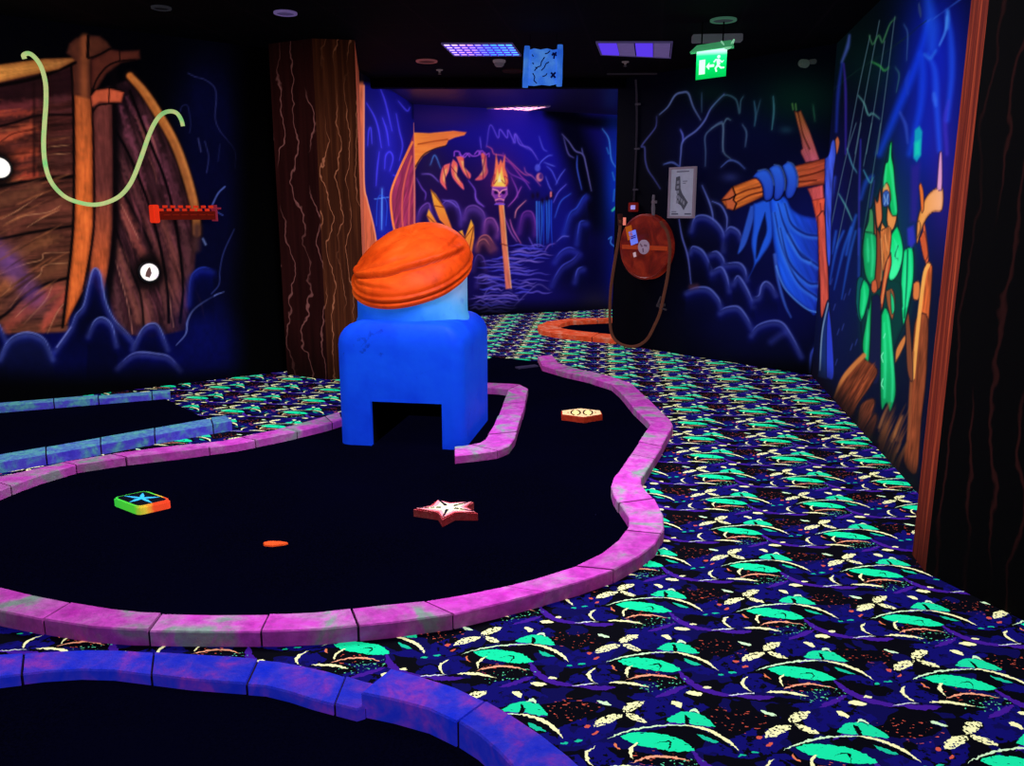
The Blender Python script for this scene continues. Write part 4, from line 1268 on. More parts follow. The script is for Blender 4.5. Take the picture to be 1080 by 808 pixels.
# wooden trunk pillars with carved grain lines
def grain_material(name, dark, line, warm=None, freq=9.0, glow=None, amp=.55, lw=.055, base=None, axis=(1, .4)):
    q = Nodes(name)
    s = q.add('ShaderNodeSeparateXYZ')
    q.link(q.pos(), s.inputs[0])
    u = q.math('ADD', q.math('MULTIPLY', s.outputs[0], axis[0]), q.math('MULTIPLY', s.outputs[1], axis[1]))
    cb = q.add('ShaderNodeCombineXYZ')
    q.link(q.math('MULTIPLY', u, 2.2), cb.inputs[0])
    q.link(q.math('MULTIPLY', s.outputs[2], 1.5), cb.inputs[2])
    n = q.noise(cb.outputs[0], 1.0, 4.0, .55)
    ph = q.math('ADD', q.math('MULTIPLY', u, freq), q.math('MULTIPLY', n, amp * freq * .4))
    tri = q.math('ABSOLUTE', q.math('SUBTRACT', q.math('FRACT', ph), .5))
    ln = q.step(tri, lw, lw * .25)
    brk = q.add('ShaderNodeCombineXYZ')
    q.link(q.math('FLOOR', ph), brk.inputs[0])
    q.link(q.math('MULTIPLY', s.outputs[2], .8), brk.inputs[2])
    vis = q.step(q.noise(brk.outputs[0], 1.7, 1.0), .36, .52)
    ln = q.math('MULTIPLY', ln, vis)
    fine = q.add('ShaderNodeCombineXYZ')
    q.link(q.math('MULTIPLY', u, 26), fine.inputs[0])
    q.link(q.math('MULTIPLY', s.outputs[2], .9), fine.inputs[2])
    fg = q.noise(fine.outputs[0], 1.0, 3.0)
    c = q.mix(q.step(fg, .3, .7), tuple(v * .45 for v in rgb(dark)[:3]) + (1,), rgb(dark))
    if warm:
        c = q.mix(q.step(fg, .5, .8), c, rgb(warm))
    # the colour darkens towards floor and ceiling
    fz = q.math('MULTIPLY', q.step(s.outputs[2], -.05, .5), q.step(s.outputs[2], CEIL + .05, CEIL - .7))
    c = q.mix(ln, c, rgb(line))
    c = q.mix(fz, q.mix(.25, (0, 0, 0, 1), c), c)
    q.paint(c, glow, base)
    return q.m


A, B, C = at(303, 395.5), at(346, 400.5), at(387, 399)
D = Vector((PANEL_A[0], PANEL_A[1], 0))
E_ = Vector((A.x + .12, D.y + .1, 0))
trunk = empty('pillar_trunk', (0, 0, 0))
tag(trunk, kind='structure')


def face_wall(name, pts, z0, z1, mat, parent):
    bm = bmesh.new()
    for p, r in zip(pts, pts[1:]):
        bm.faces.new([bm.verts.new((p[0], p[1], z0)), bm.verts.new((r[0], r[1], z0)), bm.verts.new((r[0], r[1], z1)), bm.verts.new((p[0], p[1], z1))])
    return build(name, bm, mat, parent)


face_wall('bark_face', [E_, A, B], 0, CEIL, grain_material('shaded_bark_paint', (46, 15, 14), (132, 78, 74), None, 8.0, .45, 1.1), trunk)  # same bark in two tones: shaded and lit side put into the colour
face_wall('lit_bark_face', [B, C], 0, CEIL, grain_material('lit_bark_paint', (70, 32, 18), (160, 94, 66), (92, 46, 24), 10.0, .55, 1.1), trunk)
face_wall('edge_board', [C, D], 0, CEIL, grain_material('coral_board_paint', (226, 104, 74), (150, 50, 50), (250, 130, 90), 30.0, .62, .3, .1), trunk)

# right pillar: lit edge board and the near-black flank
R0, R1 = at(962, 585), at(976, 604)
R2 = R1 + Vector((.357, -.934, 0)) * 1.6
RB = Vector((2.12, 3.62, 0))
rp = empty('pillar_right', (0, 0, 0))
tag(rp, kind='structure')
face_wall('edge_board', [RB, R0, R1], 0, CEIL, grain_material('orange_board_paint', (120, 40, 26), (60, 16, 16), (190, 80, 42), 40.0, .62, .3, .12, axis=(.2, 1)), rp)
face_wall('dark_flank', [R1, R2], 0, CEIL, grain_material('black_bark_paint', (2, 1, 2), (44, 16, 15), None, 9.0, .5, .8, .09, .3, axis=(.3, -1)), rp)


# ------------------------------------------------------------------ kerbs
def stone_material(name, cols, glow=.14, scale=5.0, top=None, base=None):
    q = Nodes(name)
    p = q.pos()
    n1 = q.noise(p, scale, 4.0, .6, .6)
    n2 = q.noise(p, scale * 4.5, 4.0, .65)
    c = q.ramp(n1, [(.30, rgb(cols[0])), (.46, rgb(cols[1])), (.56, rgb(cols[2])), (.64, rgb(cols[3]))])
    dk = q.step(n2, .62, .34)
    c = q.mix(q.math('MULTIPLY', dk, .45), c, rgb(cols[4]))
    oi = q.add('ShaderNodeObjectInfo')
    k = q.math('MULTIPLY_ADD', oi.outputs['Random'], .28, .86)
    kk = q.add('ShaderNodeCombineColor')
    for i in range(3):
        q.link(k, kk.inputs[i])
    c = q.mix(1.0, c, kk.outputs[0], 'MULTIPLY')
    # flanks mixed darker than the tops: side shade put into the colour
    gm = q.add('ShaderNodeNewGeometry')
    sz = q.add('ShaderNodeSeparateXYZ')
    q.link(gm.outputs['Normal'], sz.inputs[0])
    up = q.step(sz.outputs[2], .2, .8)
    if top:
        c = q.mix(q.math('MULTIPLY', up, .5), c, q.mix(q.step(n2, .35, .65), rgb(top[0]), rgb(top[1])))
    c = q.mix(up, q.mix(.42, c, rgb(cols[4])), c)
    bp = q.add('ShaderNodeBump')
    bp.inputs['Strength'].default_value = .5
    bp.inputs['Distance'].default_value = .012
    q.link(n2, bp.inputs['Height'])
    q.link(bp.outputs[0], q.b.inputs['Normal'])
    q.paint(c, glow, base)
    return q.m


MORTAR = flat('dark_mortar', (40, 24, 48), .1)


def kerb(name, label, pairs, h, mat, group=None, stone=.36, gap=.009):
    """pairs: (outer x, y, inner x, y) along the top edges; the run is cut into separate stones"""
    O = [at(p[0], p[1], h) for p in pairs]
    I = [at(p[2], p[3], h) for p in pairs]
    # densify
    Os, Is, acc = [O[0]], [I[0]], [0.0]
    for k in range(len(O) - 1):
        L = ((O[k + 1] + I[k + 1]) / 2 - (O[k] + I[k]) / 2).length
        n = max(1, int(L / .06))
        for j in range(1, n + 1):
            Os.append(O[k].lerp(O[k + 1], j / n))
            Is.append(I[k].lerp(I[k + 1], j / n))
            acc.append(acc[-1] + L / n)
    root = empty(name, ((O[0] + I[0]) / 2) * Vector((1, 1, 0)) if False else Vector(((O[0].x + I[0].x) / 2, (O[0].y + I[0].y) / 2, 0)), label, 'kerb', group)
    # mortar bed showing in the joints
    bm = bmesh.new()
    secs = []
    for po, pi in zip(Os, Is):
        w = (pi - po).normalized() * .006
        z = po.z - .009
        secs.append([bm.verts.new(v) for v in ((po.x + w.x, po.y + w.y, 0), (po.x + w.x, po.y + w.y, z), (pi.x - w.x, pi.y - w.y, z), (pi.x - w.x, pi.y - w.y, 0))])
    for s, t in zip(secs, secs[1:]):
        for i in range(4):
            bm.faces.new((s[i], s[(i + 1) % 4], t[(i + 1) % 4], t[i]))
    bm.faces.new(list(reversed(secs[0])))
    bm.faces.new(secs[-1])
    build('mortar_bed', bm, MORTAR, root)
    k0 = 0
    rnd = random.Random(len(pairs))
    target = stone * rnd.uniform(.7, 1.2)
    for k in range(1, len(Os)):
        last = k == len(Os) - 1
        if acc[k] - acc[k0] >= target or last:
            if last and acc[k] - acc[k0] < .05:
                break
            idx = list(range(k0, k + 1))
            o = [Os[i].copy() for i in idx]
            n = [Is[i].copy() for i in idx]
            for arr in (o, n):
                if len(arr) > 1:
                    arr[0] = arr[0] + (arr[1] - arr[0]).normalized() * gap / 2
                    arr[-1] = arr[-1] + (arr[-2] - arr[-1]).normalized() * gap / 2
            jx = rnd.uniform(-.004, .004)
            w0 = (n[0] - o[0]).normalized()
            for p in o + n:
                p += w0 * jx
            dz = rnd.uniform(-.003, .003)
            for p in o + n:
                p.z += dz
            bm = bmesh.new()
            secs = []
            for po, pi in zip(o, n):
                w = (pi - po)
                w.z = 0
                w.normalize()
                c = .005
                prof = [Vector((po.x, po.y, 0)), Vector((po.x, po.y, po.z - c)), po + w * c, pi - w * c, Vector((pi.x, pi.y, pi.z - c)), Vector((pi.x, pi.y, 0))]
                secs.append([bm.verts.new(v) for v in prof])
            for s, t in zip(secs, secs[1:]):
                for i in range(6):
                    bm.faces.new((s[i], s[(i + 1) % 6], t[(i + 1) % 6], t[i]))
            bm.faces.new(list(reversed(secs[0])))
            bm.faces.new(secs[-1])
            build('kerb_stone', bm, mat, root)
            k0 = k
            target = stone * rnd.uniform(.7, 1.25)
    return root


pink = stone_material('pink_stone_paint', [(232, 56, 208), (248, 96, 226), (232, 140, 216), (160, 190, 170), (140, 60, 128)], base=1.0)
PINK = [(582, 374, 567, 376), (589, 383, 572, 385.5), (611, 389, 594, 392), (644, 397, 621, 398), (667, 405, 645, 405.5), (681, 418, 654, 413), (694, 431, 668, 430), (707, 443, 683, 444),
        (710, 449, 686, 448), (700, 468, 676, 463), (688, 487, 663, 482), (677, 505, 648, 504), (677, 511, 645, 513), (682, 518, 648, 523), (690, 526, 653, 531), (699, 543, 663, 546), (700, 558, 663, 555),
        (691, 574, 653, 569), (674, 587, 634, 584), (648, 601, 607, 597), (610, 614, 567, 609.5), (574, 624, 534, 618), (524, 637, 487, 627.5), (478, 648, 447, 634), (415, 656.5, 405, 638),
        (340, 664, 335, 646), (295, 666, 303, 647.5), (215, 666, 226, 648), (137, 665, 152, 646.5), (95, 662, 118, 643), (45, 654, 75, 636), (0, 645, 35, 628), (-45, 632, 2, 620),
        (-120, 608, -70, 596), (-160, 580, -98, 572), (-140, 548, -88, 550), (-80, 523, -40, 535), (-30, 508, 0, 517), (0, 502, 22, 508), (20, 498, 42, 501), (67, 487, 80, 490), (117, 478.7, 133, 482), (167, 472, 190, 475.5),
        (234, 464.5, 250, 467.5), (290, 453, 305, 456.5), (335, 441, 345, 447), (358, 434, 361, 442)]
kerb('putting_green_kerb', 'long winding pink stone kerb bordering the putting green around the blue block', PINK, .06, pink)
INNER = [(505, 403.5, 505, 408.5), (530, 404.5, 525, 409.5), (548, 405.5, 536, 411), (557, 410, 535, 414), (553, 428, 529, 429), (549, 443, 521, 449), (543, 462, 512, 463), (537, 470, 506, 466.5),
         (525, 475, 497, 468.5), (502, 478, 488, 469.8), (479, 480.5, 479, 470.5)]
kerb('obstacle_kerb', 'short hooked pink stone kerb hugging the right side of the blue block', INNER, .06, pink, stone=.3)
blue = stone_material('blue_stone_paint', [(22, 48, 224), (60, 60, 216), (104, 60, 204), (150, 60, 190), (8, 36, 206)], .42, scale=8.0)
LOW = [(-90, 708, -110, 746), (-40, 697, -50, 726), (0, 690, 0, 714), (50, 687, 45, 708.5), (92, 685, 85, 706), (125, 685.5, 120, 707), (200, 690, 200, 717), (250, 693, 240, 720), (295, 697, 280, 723), (315, 700.5, 305, 729),
       (345, 707, 330, 737), (385, 719, 376, 749), (400, 722, 386, 746)]
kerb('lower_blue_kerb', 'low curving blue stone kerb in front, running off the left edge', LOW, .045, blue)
TALL = [(412, 704, 380, 730), (445, 713, 415, 737), (480, 724, 452, 747), (512, 739, 482, 761), (540, 755, 503, 774), (570, 775, 525, 793), (598, 797, 545, 815), (625, 822, 560, 845), (650, 855, 575, 880)]
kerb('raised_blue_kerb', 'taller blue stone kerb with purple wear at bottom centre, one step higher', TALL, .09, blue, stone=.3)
teal = stone_material('violet_teal_stone_paint', [(70, 58, 206), (96, 90, 220), (90, 150, 190), (104, 200, 170), (52, 40, 160)], .5, scale=9.0, top=((70, 110, 190), (110, 210, 180)))
kerb('rear_violet_kerb', 'thin violet and teal stone kerb at the foot of the ship wall', [(-90, 435, -90, 438.4), (0, 425, 0, 428.2), (75, 419, 75, 422.2), (150, 413, 150, 416), (180, 411.2, 180, 413.8)], .06, teal)
kerb('middle_violet_kerb', 'violet and teal stone kerb between the narrow black lane and the pink kerb', [(-90, 494, -90, 503), (0, 479, 0, 487), (60, 469, 60, 476.5), (117, 459, 117, 466.5), (174, 449, 174, 456), (214, 442, 214, 449), (238, 438.5, 245, 444)], .07, teal)
orange = stone_material('orange_stone_paint', [(214, 70, 34), (232, 84, 44), (240, 110, 70), (236, 150, 120), (170, 50, 26)], .5, scale=9.0)
kerb('distant_orange_kerb', 'small orange kerb loop on the carpet in front of the torch mural', [(668, 334.4, 668, 336), (644, 335, 644, 336.9), (600, 336, 602, 338.6), (577, 339, 592, 341.4), (567, 343.5, 588, 344.6), (569, 348, 594, 346.6), (587, 351.6, 607, 348.6), (618, 355, 628, 350.9), (644, 357, 644, 352.2), (655, 357.8, 655, 352.7)], .06, orange, stone=.5)


# ------------------------------------------------------------------ felt greens
def felt_material():
    q = Nodes('dark_navy_felt')
    n = q.noise(q.pos(), 120.0, 2.0)
    big = q.noise(q.pos(), 1.3, 2.0)
    c = q.mix(q.step(n, .3, .7), rgb((2, 2, 9)), rgb((4, 4, 22)))
    c = q.mix(q.step(big, .4, .7), c, rgb((3, 3, 20)))
    v = q.add('ShaderNodeTexVoronoi')
    q.link(q.pos(), v.inputs['Vector'])
    v.inputs['Scale'].default_value = 5.0
    dust = q.math('LESS_THAN', v.outputs['Distance'], .012)
    c = q.mix(dust, c, rgb((46, 44, 84)))
    q.paint(c, .8, .3)
    q.b.inputs['Roughness'].default_value = 1.0
    q.b.inputs['Specular IOR Level'].default_value = .0
    return q.m


felt = felt_material()


def felt_patch(name, label, px, h=.006, zpx=.06):
    P = [at(x, y, zpx) for x, y in px]
    bm = bmesh.new()
    f = [bm.verts.new((p.x, p.y, h)) for p in P]
    g = [bm.verts.new((p.x, p.y, .001)) for p in P]
    n = len(P)
    face = bm.faces.new(f)
    for i in range(n):
        bm.faces.new((f[i], f[(i + 1) % n], g[(i + 1) % n], g[i]))
    bmesh.ops.triangulate(bm, faces=[face])
    return tag(build(name, bm, felt), label, 'putting green')


inner = [((p[0] * .06 + p[2] * .94), (p[1] * .06 + p[3] * .94)) for p in PINK]
felt_patch('putting_green', 'large black felt putting green enclosed by the pink kerb', inner + [(372, 436), (450, 400), (520, 371)])
felt_patch('rear_putting_lane', 'narrow black felt lane between the two violet kerbs at left', [(-88, 437), (0, 427), (75, 421), (150, 415), (174, 414), (222, 437), (214, 443), (174, 450), (117, 460.5), (60, 470.5), (0, 480), (-88, 495)])
felt_patch('front_putting_lane', 'black felt lane below the blue kerbs in the front corner', [(-100, 730), (0, 705), (45, 700), (85, 698), (120, 699), (200, 709), (280, 716), (330, 728), (376, 742), (400, 735), (452, 740), (503, 768), (545, 808), (575, 870), (380, 980), (-100, 980)], zpx=.045)
felt_patch('distant_putting_green', 'small black felt patch inside the distant orange kerb', [(660, 335.6), (602, 337.6), (590, 341), (583, 344.4), (589, 347.2), (607, 350), (628, 352.4), (655, 354)])


# thin pale strip lying on the felt by the kerb's far end
bm = bmesh.new()
p, r = at(545, 389, .006), at(566, 386.5, .006)
d = (r - p)
add_box(bm, (p + r) / 2 + Vector((0, 0, .008)), (d.length, .07, .016), math.atan2(d.y, d.x))
bmesh.ops.bevel(bm, geom=bm.edges[:], offset=.004, segments=2, affect='EDGES')
tag(build('wooden_strip', bm, flat('grey_wood', (60, 54, 84), .3)), 'thin grey strip lying on felt beside the far end of the pink kerb', 'strip')

# ------------------------------------------------------------------ the blue block with the orange bandana head
FL, FR, BR = at(357.5, 469.5), at(480.5, 475.5), at(518, 447)
ux = (FR - FL)
W = ux.length + .055
ux.normalize()
uy = Vector((-ux.y, ux.x, 0))
DEP = 0.86
BH = .815
BC = FL + ux * W / 2 + uy * DEP / 2
block = empty('tunnel_obstacle', (BC.x, BC.y, 0), 'blue block obstacle with dark tunnel opening, topped by an orange wrapped head', 'obstacle')


def block_material():
    q = Nodes('blue_block_paint')
    p = q.pos()
    n = q.noise(p, 2.2, 4.0, .6)
    n2 = q.noise(p, 9.0, 4.0, .6)
    s = q.add('ShaderNodeSeparateXYZ')
    q.link(p, s.inputs[0])
    c = q.ramp(n, [(.3, rgb((8, 58, 228))), (.55, rgb((16, 84, 250))), (.75, rgb((12, 66, 240)))])
    spot = q.math('MULTIPLY', q.step(n2, .66, .74), .55)
    c = q.mix(spot, c, rgb((6, 24, 140)))
    lo = q.step(s.outputs[2], .0, .5)
    c = q.mix(lo, q.mix(.5, c, rgb((10, 40, 220))), c)
    b = q.add('ShaderNodeBump')
    b.inputs['Strength'].default_value = .3
    b.inputs['Distance'].default_value = .02
    q.link(q.noise(p, 6.0, 3.0), b.inputs['Height'])
    q.link(b.outputs[0], q.b.inputs['Normal'])
    q.paint(c, .42, .7)
    q.b.inputs['Roughness'].default_value = .6
    return q.m


# tunnel span along the front
tl = (at(388.5, 474) - FL).dot(ux)
tr = (at(466.5, 475) - FL).dot(ux)
th = .305
RC, RT = .08, .15          # rounding of the upright corners and of the top edge


def outline(inset, insy=None):
    """rounded rectangle; the tunnel jambs are vertices of the front and the back"""
    r = max(.02, RC - inset * .3)
    lo, hx = inset, W - inset
    insy = inset if insy is None else insy
    ly, hy = insy, DEP - insy
    tx = lambda x: lo + (hx - lo) * x / W
    pts = []

    def arc(cx, cy, a0):
        for k in range(7):
            a = math.radians(a0 + 90 * k / 6)
            pts.append((cx + r * math.cos(a), cy + r * math.sin(a)))
    arc(lo + r, ly + r, 180)
    for x in (tl, (tl + tr) / 2, tr):
        pts.append((tx(x), ly))
    arc(hx - r, ly + r, 270)
    arc(hx - r, hy - r, 0)
    for x in (tr, (tl + tr) / 2, tl):
        pts.append((tx(x), hy))
    arc(lo + r, hy - r, 90)
    return pts


bm = bmesh.new()
levels = [(0, 0.0), (.012, 0), (.1, 0), (.2, 0), (th, 0), (th + .02, 0), (.45, 0), (.6, 0), (BH - RT - .02, 0)]
levels += [(BH - RT + RT * math.sin(math.radians(a)), RT * (1 - math.cos(math.radians(a)))) for a in (0, 15, 30, 45, 60, 75, 88)]
levels += [(BH + .002, RT + .05), (BH + .003, RT + .11)]
R_ = []
for z, ins in levels:
    R_.append([bm.verts.new(FL + ux * x + uy * y + Vector((0, 0, z))) for x, y in outline(ins, ins * .42)])
nn = len(R_[0])
gap = {7, 8, 24, 25}
for li in range(len(R_) - 1):
    for k in range(nn):
        if k in gap and levels[li + 1][0] <= th + 1e-6:
            continue
        bm.faces.new((R_[li][k], R_[li][(k + 1) % nn], R_[li + 1][(k + 1) % nn], R_[li + 1][k]))
bm.faces.new(R_[-1])
# plaster return round the tunnel mouths
for ks in ((7, 8, 9), (24, 25, 26)):
    sgn = 1 if ks[0] == 7 else -1
    loop = [R_[l][ks[0]] for l in range(0, 5)] + [R_[4][ks[1]]] + [R_[l][ks[2]] for l in range(4, -1, -1)]
    inn_ = [bm.verts.new(v.co + uy * .05 * sgn) for v in loop]
    for a_, b_, c_, d_ in zip(loop, loop[1:], inn_[1:], inn_):
        bm.faces.new((a_, b_, c_, d_))
bm_mat = block_material()
base = build('block_base', bm, bm_mat, block, True)
base['label'] = 'blue plastered block base with a square tunnel'
for e_ in base.data.edges:
    pass
base.data.set_sharp_from_angle(angle=math.radians(50))

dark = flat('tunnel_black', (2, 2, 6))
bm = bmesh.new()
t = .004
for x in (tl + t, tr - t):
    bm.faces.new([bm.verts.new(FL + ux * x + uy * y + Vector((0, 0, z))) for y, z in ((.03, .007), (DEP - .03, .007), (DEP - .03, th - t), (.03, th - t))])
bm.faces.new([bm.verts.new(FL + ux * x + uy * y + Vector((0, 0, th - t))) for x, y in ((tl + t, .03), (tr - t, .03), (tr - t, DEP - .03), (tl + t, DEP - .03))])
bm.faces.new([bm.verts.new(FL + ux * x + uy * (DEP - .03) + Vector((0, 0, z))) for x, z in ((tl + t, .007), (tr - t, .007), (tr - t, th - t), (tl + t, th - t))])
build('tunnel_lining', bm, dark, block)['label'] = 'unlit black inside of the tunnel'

# head: pale blue drum and tilted orange bandana
HC = at_depth(435, 300, 5.60)
HX, HY = HC.x, HC.y
HR = .375


def rim_z(x, y):
    return 1.066 + .17 * x + .42 * y


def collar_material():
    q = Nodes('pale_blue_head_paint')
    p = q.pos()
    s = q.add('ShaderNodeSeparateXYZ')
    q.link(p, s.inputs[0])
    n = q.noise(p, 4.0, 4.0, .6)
    hi = q.math('MULTIPLY_ADD', q.math('SUBTRACT', s.outputs[0], HX), .45, q.math('SUBTRACT', s.outputs[2], .93))  # paler towards upper right: light on the drum put into its colour
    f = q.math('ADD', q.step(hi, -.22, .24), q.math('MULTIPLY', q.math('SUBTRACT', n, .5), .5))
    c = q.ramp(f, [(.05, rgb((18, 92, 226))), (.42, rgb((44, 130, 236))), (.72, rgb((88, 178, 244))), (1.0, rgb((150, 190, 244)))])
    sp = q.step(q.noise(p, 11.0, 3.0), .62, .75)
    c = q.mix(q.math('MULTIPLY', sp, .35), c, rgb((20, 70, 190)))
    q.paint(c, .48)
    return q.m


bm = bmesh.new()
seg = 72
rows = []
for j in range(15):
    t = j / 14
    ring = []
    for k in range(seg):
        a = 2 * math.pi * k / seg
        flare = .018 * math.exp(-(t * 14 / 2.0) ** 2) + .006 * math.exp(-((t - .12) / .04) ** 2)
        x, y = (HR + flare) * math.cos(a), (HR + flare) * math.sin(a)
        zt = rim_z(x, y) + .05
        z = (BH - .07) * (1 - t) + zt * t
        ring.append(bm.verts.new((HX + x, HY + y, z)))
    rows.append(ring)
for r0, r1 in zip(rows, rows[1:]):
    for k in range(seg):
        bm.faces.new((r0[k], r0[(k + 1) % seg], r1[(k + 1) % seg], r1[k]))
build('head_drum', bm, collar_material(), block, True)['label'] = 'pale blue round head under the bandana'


def bandana_material():
    q = Nodes('orange_bandana_paint')
    p = q.pos()
    n = q.noise(p, 3.2, 5.0, .62, .4)
    n2 = q.noise(p, 14.0, 4.0, .65)
    c = q.ramp(n, [(.28, rgb((176, 44, 6))), (.45, rgb((226, 70, 10))), (.6, rgb((244, 86, 18))), (.75, rgb((250, 112, 40)))])
    c = q.mix(q.math('MULTIPLY', q.step(n2, .58, .72), .35), c, rgb((150, 36, 8)))
    a = q.add('ShaderNodeAttribute', attribute_name='crease')
    c = q.mix(a.outputs['Fac'], c, rgb((140, 34, 6)))  # fold shade put into the colour as darker creases
    q.paint(c, .34, .72)
    q.b.inputs['Roughness'].default_value = .55
    return q.m


bm = bmesh.new()
lay = bm.verts.layers.float.new('crease')
seg, rings = 144, 46
rows = []


def smooth_line(a, pts):
    xs = [p[0] for p in pts]
    ys = [p[1] for p in pts]
    return float(np.interp(a, xs, ys))


for j in range(rings + 1):
    t = j / rings
    ring = []
    for k in range(seg):
        a = 2 * math.pi * k / seg - math.pi        # -pi/2 looks at the viewer
        deg = math.degrees(a)
        lift = math.sin(t * math.pi / 2)
        rad = HR * 1.04 * (max(0.0, math.cos(t * math.pi / 2)) ** .72 if t < 1 else 0.0)
        off, crease = 0.0, 0.0
        # rolled hem: two bands along the rim
        off += .018 * math.exp(-((t - .03) / .024) ** 2) + .016 * math.exp(-((t - .10) / .024) ** 2) - .010 * math.exp(-((t - .065) / .012) ** 2) - .010 * math.exp(-((t - .14) / .016) ** 2)
        crease += .7 * math.exp(-((t - .065) / .010) ** 2) + .6 * math.exp(-((t - .14) / .011) ** 2)
        # cloth folds gathered at the left of the brow and sweeping over the front
        for line, g, w in (([(-190, .20), (-165, .24), (-130, .40), (-95, .50), (-60, .50), (-20, .38), (0, .30)], .022, .05),
                           ([(-178, .20), (-160, .21), (-140, .25), (-120, .27), (-100, .26)], .008, .03),
                           ([(-172, .24), (-140, .50), (-110, .66), (-80, .70)], .007, .04),
                           ([(-60, .52), (-30, .56), (0, .50), (20, .40)], .007, .03)):
            if line[0][0] <= deg <= line[-1][0]:
                fadein = min(1, (deg - line[0][0]) / 16, (line[-1][0] - deg) / 16)
                q_ = t - smooth_line(deg, line)
                off += fadein * (g * math.exp(-((q_ - .045) / w) ** 2) - g * 1.1 * math.exp(-(q_ / (w * .55)) ** 2))
                crease += fadein * 42 * g * math.exp(-(q_ / (w * .35)) ** 2)
        off += .010 * (mnoise.noise(Vector((math.cos(a) * 2.2, math.sin(a) * 2.2, t * 3))))
        x, y = rad * math.cos(a), rad * math.sin(a)
        bulge = 1 + .05 * math.sin(min(1, t * 2.2) * math.pi)
        x, y = x * bulge, y * bulge
        hd = .292
        nv = Vector((math.cos(a) * math.cos(t * 1.5), math.sin(a) * math.cos(t * 1.5), math.sin(t * 1.5)))
        base_z = rim_z(HR * math.cos(a), HR * math.sin(a)) * (1 - lift) + lift * rim_z(x, y)
        co = Vector((HX + x, HY + y, base_z + hd * lift ** .86)) + nv * off
        v = bm.verts.new(co)
        v[lay] = min(.85, crease)
        ring.append(v)
    rows.append(ring)
for r0, r1 in zip(rows, rows[1:]):
    for k in range(seg):
        bm.faces.new((r0[k], r0[(k + 1) % seg], r1[(k + 1) % seg], r1[k]))
# tucked-in underside of the hem
under = [bm.verts.new((HX + (v.co.x - HX) * .9, HY + (v.co.y - HY) * .9, v.co.z + .005)) for v in rows[0]]
for k in range(seg):
    bm.faces.new((under[k], under[(k + 1) % seg], rows[0][(k + 1) % seg], rows[0][k]))
bmesh.ops.remove_doubles(bm, verts=bm.verts, dist=.0004)
build('bandana', bm, bandana_material(), block, True)['label'] = 'orange wrapped bandana with a rolled hem'


# ------------------------------------------------------------------ bumpers on the felt
def prism_part(name, pts, z0, z1, mat, parent, bev=.006):
    bm = bmesh.new()
    _, (f1, f2) = add_hull(bm, [Vector((p[0], p[1], z0)) for p in pts], [Vector((p[0], p[1], z1)) for p in pts])
    if bev:
        bmesh.ops.bevel(bm, geom=list({e for f in (f2,) for e in f.edges}), offset=bev, segments=2, affect='EDGES')
    return build(name, bm, mat, parent)


def poly_part(name, polys, z, mat, parent):
    bm = bmesh.new()
    for pts in polys:
        lo = [bm.verts.new((p[0], p[1], z)) for p in pts]
        hi = [bm.verts.new((p[0], p[1], z + .0015)) for p in pts]
        nn = len(pts)
        bm.faces.new(hi)
        for i in range(nn):
            bm.faces.new((lo[i], lo[(i + 1) % nn], hi[(i + 1) % nn], hi[i]))
    return build(name, bm, mat, parent)


G = .0065   # top of the felt
# square block: green to red side, dark top with a pale blue sketch
c4 = [at(*p, .05) for p in ((118, 524.8), (145.6, 535.2), (181.6, 527.2), (152.5, 517.2))]
ctr = sum(c4, Vector()) / 4
sq = empty('square_bumper', (ctr.x, ctr.y, G), 'green to red rounded square bumper with a blue starfish picture, on black felt', 'bumper')


def gradient_material(name, p0, p1, stops, glow=.7):
    q = Nodes(name)
    d = p1 - p0
    L2 = d.length_squared
    dp = q.add('ShaderNodeVectorMath', operation='DOT_PRODUCT')
    q.link(q.vmath('SUBTRACT', q.pos(), tuple(p0)), dp.inputs[0])
    dp.inputs[1].default_value = tuple(d / L2)
    f = q.math('ADD', dp.outputs['Value'], q.math('MULTIPLY', q.math('SUBTRACT', q.noise(q.pos(), 30.0), .5), .2))
    c = q.ramp(f, [(s, rgb(k)) for s, k in stops])
    q.paint(c, glow)
    return q.m


def rounded(pts, r=.14):
    out = []
    nn = len(pts)
    for i in range(nn):
        a, b, c = pts[i - 1], pts[i], pts[(i + 1) % nn]
        p, s = b.lerp(a, r), b.lerp(c, r)
        for t in (0, .33, .67, 1):
            out.append(p.lerp(b, t).lerp(b.lerp(s, t), t))
    return out


ring = rounded([Vector((p.x, p.y, 0)) for p in c4])
prism_part('bumper_body', ring, G, .05, gradient_material('green_red_rim_paint', c4[0], c4[2], [(.0, (60, 220, 70)), (.55, (90, 224, 60)), (.72, (240, 190, 60)), (.82, (245, 80, 40)), (1.0, (250, 70, 40))]), sq, .008)
inn = [ctr.lerp(Vector((p.x, p.y, 0)), 1) for p in ring]
inn = [Vector((ctr.x + (p.x - ctr.x) * .86, ctr.y + (p.y - ctr.y) * .86, 0)) for p in ring]
poly_part('picture_panel', [inn], .0502, flat('picture_navy', (6, 10, 24), .4), sq)
ex = (c4[2] - c4[0]) / 2
ey = (c4[3] - c4[1]) / 2
U = lambda u, v: (ctr.x + ex.x * u + ey.x * v, ctr.y + ex.y * u + ey.y * v)
arms = []
for k in range(5):
    a = k * 2 * math.pi / 5 + .35
    ca, sa = math.cos(a), math.sin(a)
    arms.append([U(.06 * -sa, .06 * ca), U(.30 * ca - .07 * sa, .30 * sa + .07 * ca), U(.62 * ca, .62 * sa), U(.30 * ca + .07 * sa, .30 * sa - .07 * ca), U(.06 * sa, -.06 * ca)])
poly_part('starfish_picture', arms, .052, flat('picture_cyan', (60, 190, 250), .8), sq)

